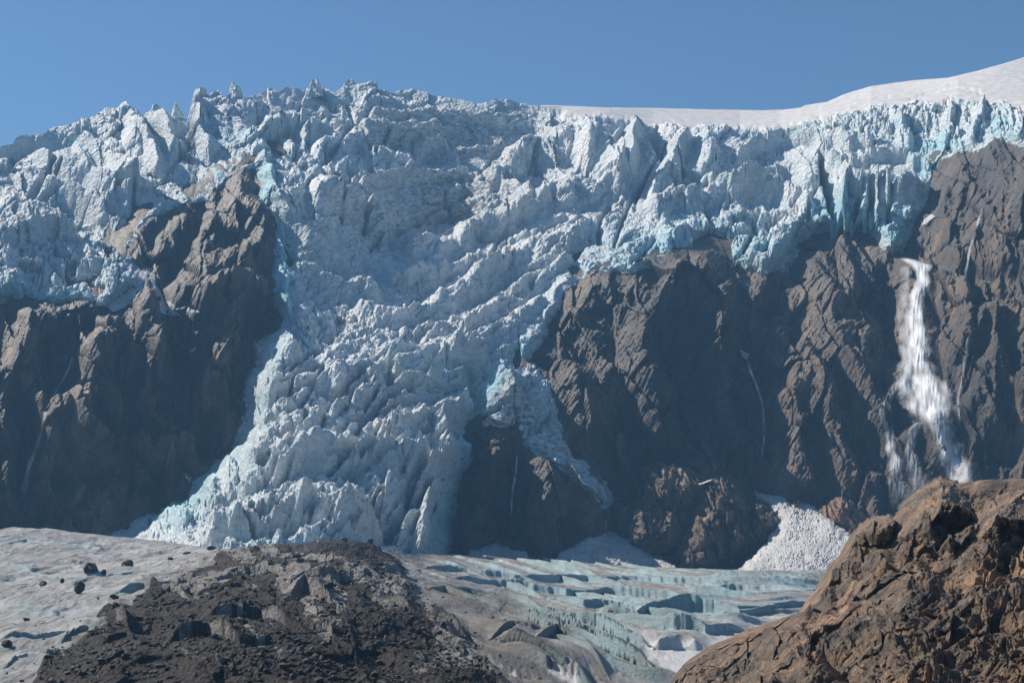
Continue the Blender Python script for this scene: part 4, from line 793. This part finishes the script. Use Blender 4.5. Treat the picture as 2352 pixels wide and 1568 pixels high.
BD = [(291, 1296, 34, 20, "angular dark boulder on the pale ice, farthest right of the large ones"), (207, 1322, 44, 24, "largest black boulder, lying on the pale ice left of the dark rubble"), (239, 1322, 15, 12, "small dark stone just right of the largest black boulder"),
      (98, 1347, 20, 12, "small dark boulder alone on the smooth ice at the left"), (142, 1344, 12, 12, "upright little stone between the lone boulder and the largest one"), (181, 1374, 34, 30, "round dark boulder sunk at the edge of a blue crevasse"),
      (239, 1450, 26, 18, "square black block at the left edge of the dark rubble"), (16, 1484, 26, 15, "dark boulder low on the ice at the left border"), (431, 1274, 26, 8, "flat dark slab on the ice far behind, near the icefall foot"), (485, 1262, 22, 9, "low dark boulder on the ice crest in front of the icefall"),
      (391, 1285, 18, 9, "small dark boulder left of the flat dark slab"), (60, 1427, 16, 10, "dark stone with gravel in a hollow of the left ice"), (262, 1384, 24, 12, "dark rubble heap stone right of the round sunken boulder")]
for i, (x, y, w, h, lb) in enumerate(BD):
    boulder("boulder", x, y, w, h, 700 + i, lb, "boulders lying on the valley glacier")
MB_ = [(655, 1258, 14, 10, "knob of black rock first from the left on the rubble crest"), (745, 1258, 30, 14, "highest black block on the rubble crest"), (790, 1262, 20, 12, "black block just right of the highest one on the rubble crest"), (850, 1270, 18, 12, "dark block at the right end of the rubble crest"), (755, 1390, 26, 18, "dark block resting on the pale fluted ice hump"), (560, 1500, 20, 12, "brown stone in the middle of the black rubble"), (330, 1470, 18, 14, "dark stone near the left rim of the black rubble"), (960, 1480, 18, 12, "dark stone on the right flank of the rubble")]
for i, (x, y, w, h, lb) in enumerate(MB_):
    boulder("rock_block", x, y, w, h, 740 + i, lb, "blocks on the rubble hump", cat="rock block")
# scattered small stones: more than anyone could count
rs = np.random.RandomState(9)
bases = [rock_verts(900 + i, 1, 1, 0.8, 1) for i in range(6)]
VV, FF, n0 = [], [], 0
cnt = 0
while cnt < 7000:
    px, py = rs.uniform(0, 1350), rs.uniform(1262, 1580)
    d = sdist(MOR, np.array([px]), np.array([py]))[0]
    if d < 0 and rs.rand() > math.exp(d / 45) * 0.55: continue
    if py < CREST(px) + 4: continue
    p = low_point(px, py); s = (0.18 + 1.1 * rs.rand() ** 6) * (0.6 if d < 0 else 1.0)
    V, Fc = bases[rs.randint(6)]
    a = rs.rand() * 6.3; c, s_ = math.cos(a), math.sin(a)
    V = (V * s * rs.uniform(.7, 1.4, 3)) @ np.array([[c, s_, 0], [-s_, c, 0], [0, 0, 1]]) + p + (0, 0, s * .3)
    VV.append(V); FF += [[i + n0 for i in f] for f in Fc]; n0 += len(V); cnt += 1
o = poly_mesh("rubble", np.concatenate(VV), FF, M_BOULD); tag(o, "loose dark stones strewn over the rubble hump and nearby ice", "rubble", kind="stuff")

# ---- big boulders on the near slope
def near_depth(px, py):
    return D_NEAR(px, py)
def near_relief(seed, s=1.0):
    def f(x, y):
        k1, _ = blocks(x, y, 48, seed, ang=-0.9, asp=1.5, tilt=1.6, groove=0.06, gw=.05, warp=0.08); k2, _ = blocks(x, y, 22, seed + 1, ang=-0.9, asp=2.2, tilt=.8, groove=.2)
        return s * (3.2 * k1 + 0.8 * k2 + 0.5 * ridged(x / 40, y / 9, 3, seed))
    return f
NB = [("big angular grey-brown boulder crowning the near rock slope", [(2055, 1240), (2075, 1195), (2095, 1150), (2120, 1122), (2160, 1098), (2195, 1108), (2225, 1150), (2245, 1195), (2190, 1225), (2150, 1268), (2105, 1255)], 26, 60),
      ("smooth rounded slab boulder at the right border of the near slope", [(2225, 1235), (2235, 1190), (2270, 1145), (2320, 1118), (2400, 1105), (2440, 1180), (2380, 1230), (2300, 1262), (2250, 1262)], 26, 50),
      ("dark slab leaning under the crowning boulder", [(2150, 1270), (2180, 1225), (2230, 1195), (2262, 1200), (2240, 1250), (2190, 1285)], 16, 26),
      ("blocky rusty-brown rock at the left shoulder of the near slope", [(1965, 1240), (1978, 1206), (2010, 1190), (2050, 1188), (2070, 1200), (2050, 1236), (2000, 1252)], 8, 16)]
for i, (lb, pl, T_, mg) in enumerate(NB):
    o = patch("near_boulder", pl, T_, mg, near_relief(800 + i * 4, 1.0 if i else 1.3), M_BIG, base=near_depth, seed=800 + i, rough=5, res=1.5, lift=-3, power=0.85)
    tag(o, lb, "boulder", "great boulders on the near rock slope")

# ================================================================== ice pinnacles on the skyline
def pinnacle(pts, D, seed, label):
    """traced outline of a serac, given real thickness and broken faces"""
    P = np.array(pts, float); cx = P[:, 0].mean()
    y0, y1 = P[:, 1].min(), P[:, 1].max()
    L = P[P[:, 0] <= P[np.argmin(P[:, 1]), 0]]; Rr = P[P[:, 0] >= P[np.argmin(P[:, 1]), 0]]
    L = L[np.argsort(L[:, 1])]; Rr = Rr[np.argsort(Rr[:, 1])]
    n, m = 16, 18; ys = np.linspace(y0, y1, n)
    xl = np.interp(ys, L[:, 1], L[:, 0]); xr = np.interp(ys, Rr[:, 1], Rr[:, 0])
    G = np.zeros((n, m + 1, 3)); rs_ = np.random.RandomState(seed)
    for j in range(n):
        for i in range(m + 1):
            a = 2 * math.pi * i / m
            c = 0.5 * (xl[j] + xr[j]) + 0 * j; hw = 0.5 * (xr[j] - xl[j]) + 0.6
            rr = 1 + 0.3 * math.sin(3 * a + seed) + 0.2 * math.sin(5 * a + j * .7)
            p = at(np.array(c + hw * math.cos(a)), np.array(ys[j]), np.array(D + 0.0))
            k = D / F
            p = p + np.array([0, -hw * k * 1.1 * math.sin(a) * rr, 0]) + np.array([0, 1, .4]) * (rs_.rand() - .5) * 2.4 * (i % m != 0)
            G[j, i] = p
    G[:, m] = G[:, 0]
    o = grid_mesh("ice_pinnacle", G, np.ones((n - 1, m), bool), M_ICE, {"blue": np.full((n, m + 1), 0.12), "dirt": np.full((n, m + 1), .3), "snow": np.full((n, m + 1), .25)})
    tag(o, label, "ice pinnacle", "ice pinnacles along the skyline ridge")
PN = [([(340, 285), (346, 262), (352, 241), (358, 238), (372, 252), (392, 268), (398, 290)], 2170, "slanted grey ice blade with a straight left edge, left of the sharp fang"),
      ([(392, 275), (397, 252), (404, 236), (409, 238), (416, 256), (430, 275)], 2170, "sharp narrow ice fang standing alone in the notch of the ridge"),
      ([(437, 290), (441, 235), (447, 208), (466, 201), (474, 206), (480, 240), (492, 290)], 2190, "tallest broad ice tower just right of the notch"),
      ([(520, 240), (527, 212), (531, 192), (536, 187), (541, 198), (552, 200), (560, 225), (566, 250)], 2210, "crooked twin-tipped ice spire in the middle of the ridge"),
      ([(706, 225), (712, 196), (718, 183), (727, 181), (735, 190), (740, 210), (748, 228)], 2270, "rounded knobby ice post on the ridge above the bowl"),
      ([(784, 225), (790, 196), (800, 184), (812, 184), (822, 200), (830, 228)], 2290, "blunt grey ice block at the highest stretch of the ridge"),
      ([(272, 280), (278, 250), (288, 240), (300, 246), (308, 280)], 2150, "square-topped ice block on the left ridge above the hanging glacier")
      ]
for i, (p_, D_, lb) in enumerate(PN): pinnacle(p_, D_, 950 + i, lb)

# ================================================================== haze
hz = bpy.data.materials.new("haze_air"); hz.use_nodes = True; nt = hz.node_tree; nt.nodes.clear()
out = nt.nodes.new("ShaderNodeOutputMaterial"); pv = nt.nodes.new("ShaderNodeVolumePrincipled")
pv.inputs["Color"].default_value = (0.28, 0.60, 1.0, 1); pv.inputs["Density"].default_value = 0.000105; pv.inputs["Anisotropy"].default_value = 0.0
nt.links.new(pv.outputs[0], out.inputs["Volume"])
x0, x1, y0, y1, z0, z1 = -4600, 4600, -700, 5100, -97, 900
V = [(x0, y0, z0), (x1, y0, z0), (x1, y1, z0), (x0, y1, z0), (x0, y0, z1), (x1, y0, z1), (x1, y1, z1), (x0, y1, z1)]
me = bpy.data.meshes.new("haze"); me.from_pydata(V, [], [(0, 3, 2, 1), (4, 5, 6, 7), (0, 1, 5, 4), (1, 2, 6, 5), (2, 3, 7, 6), (3, 0, 4, 7)]); me.materials.append(hz)
o = bpy.data.objects.new("haze", me); sc.collection.objects.link(o); tag(o, "thin blue mountain haze filling the valley air", "haze", kind="stuff")
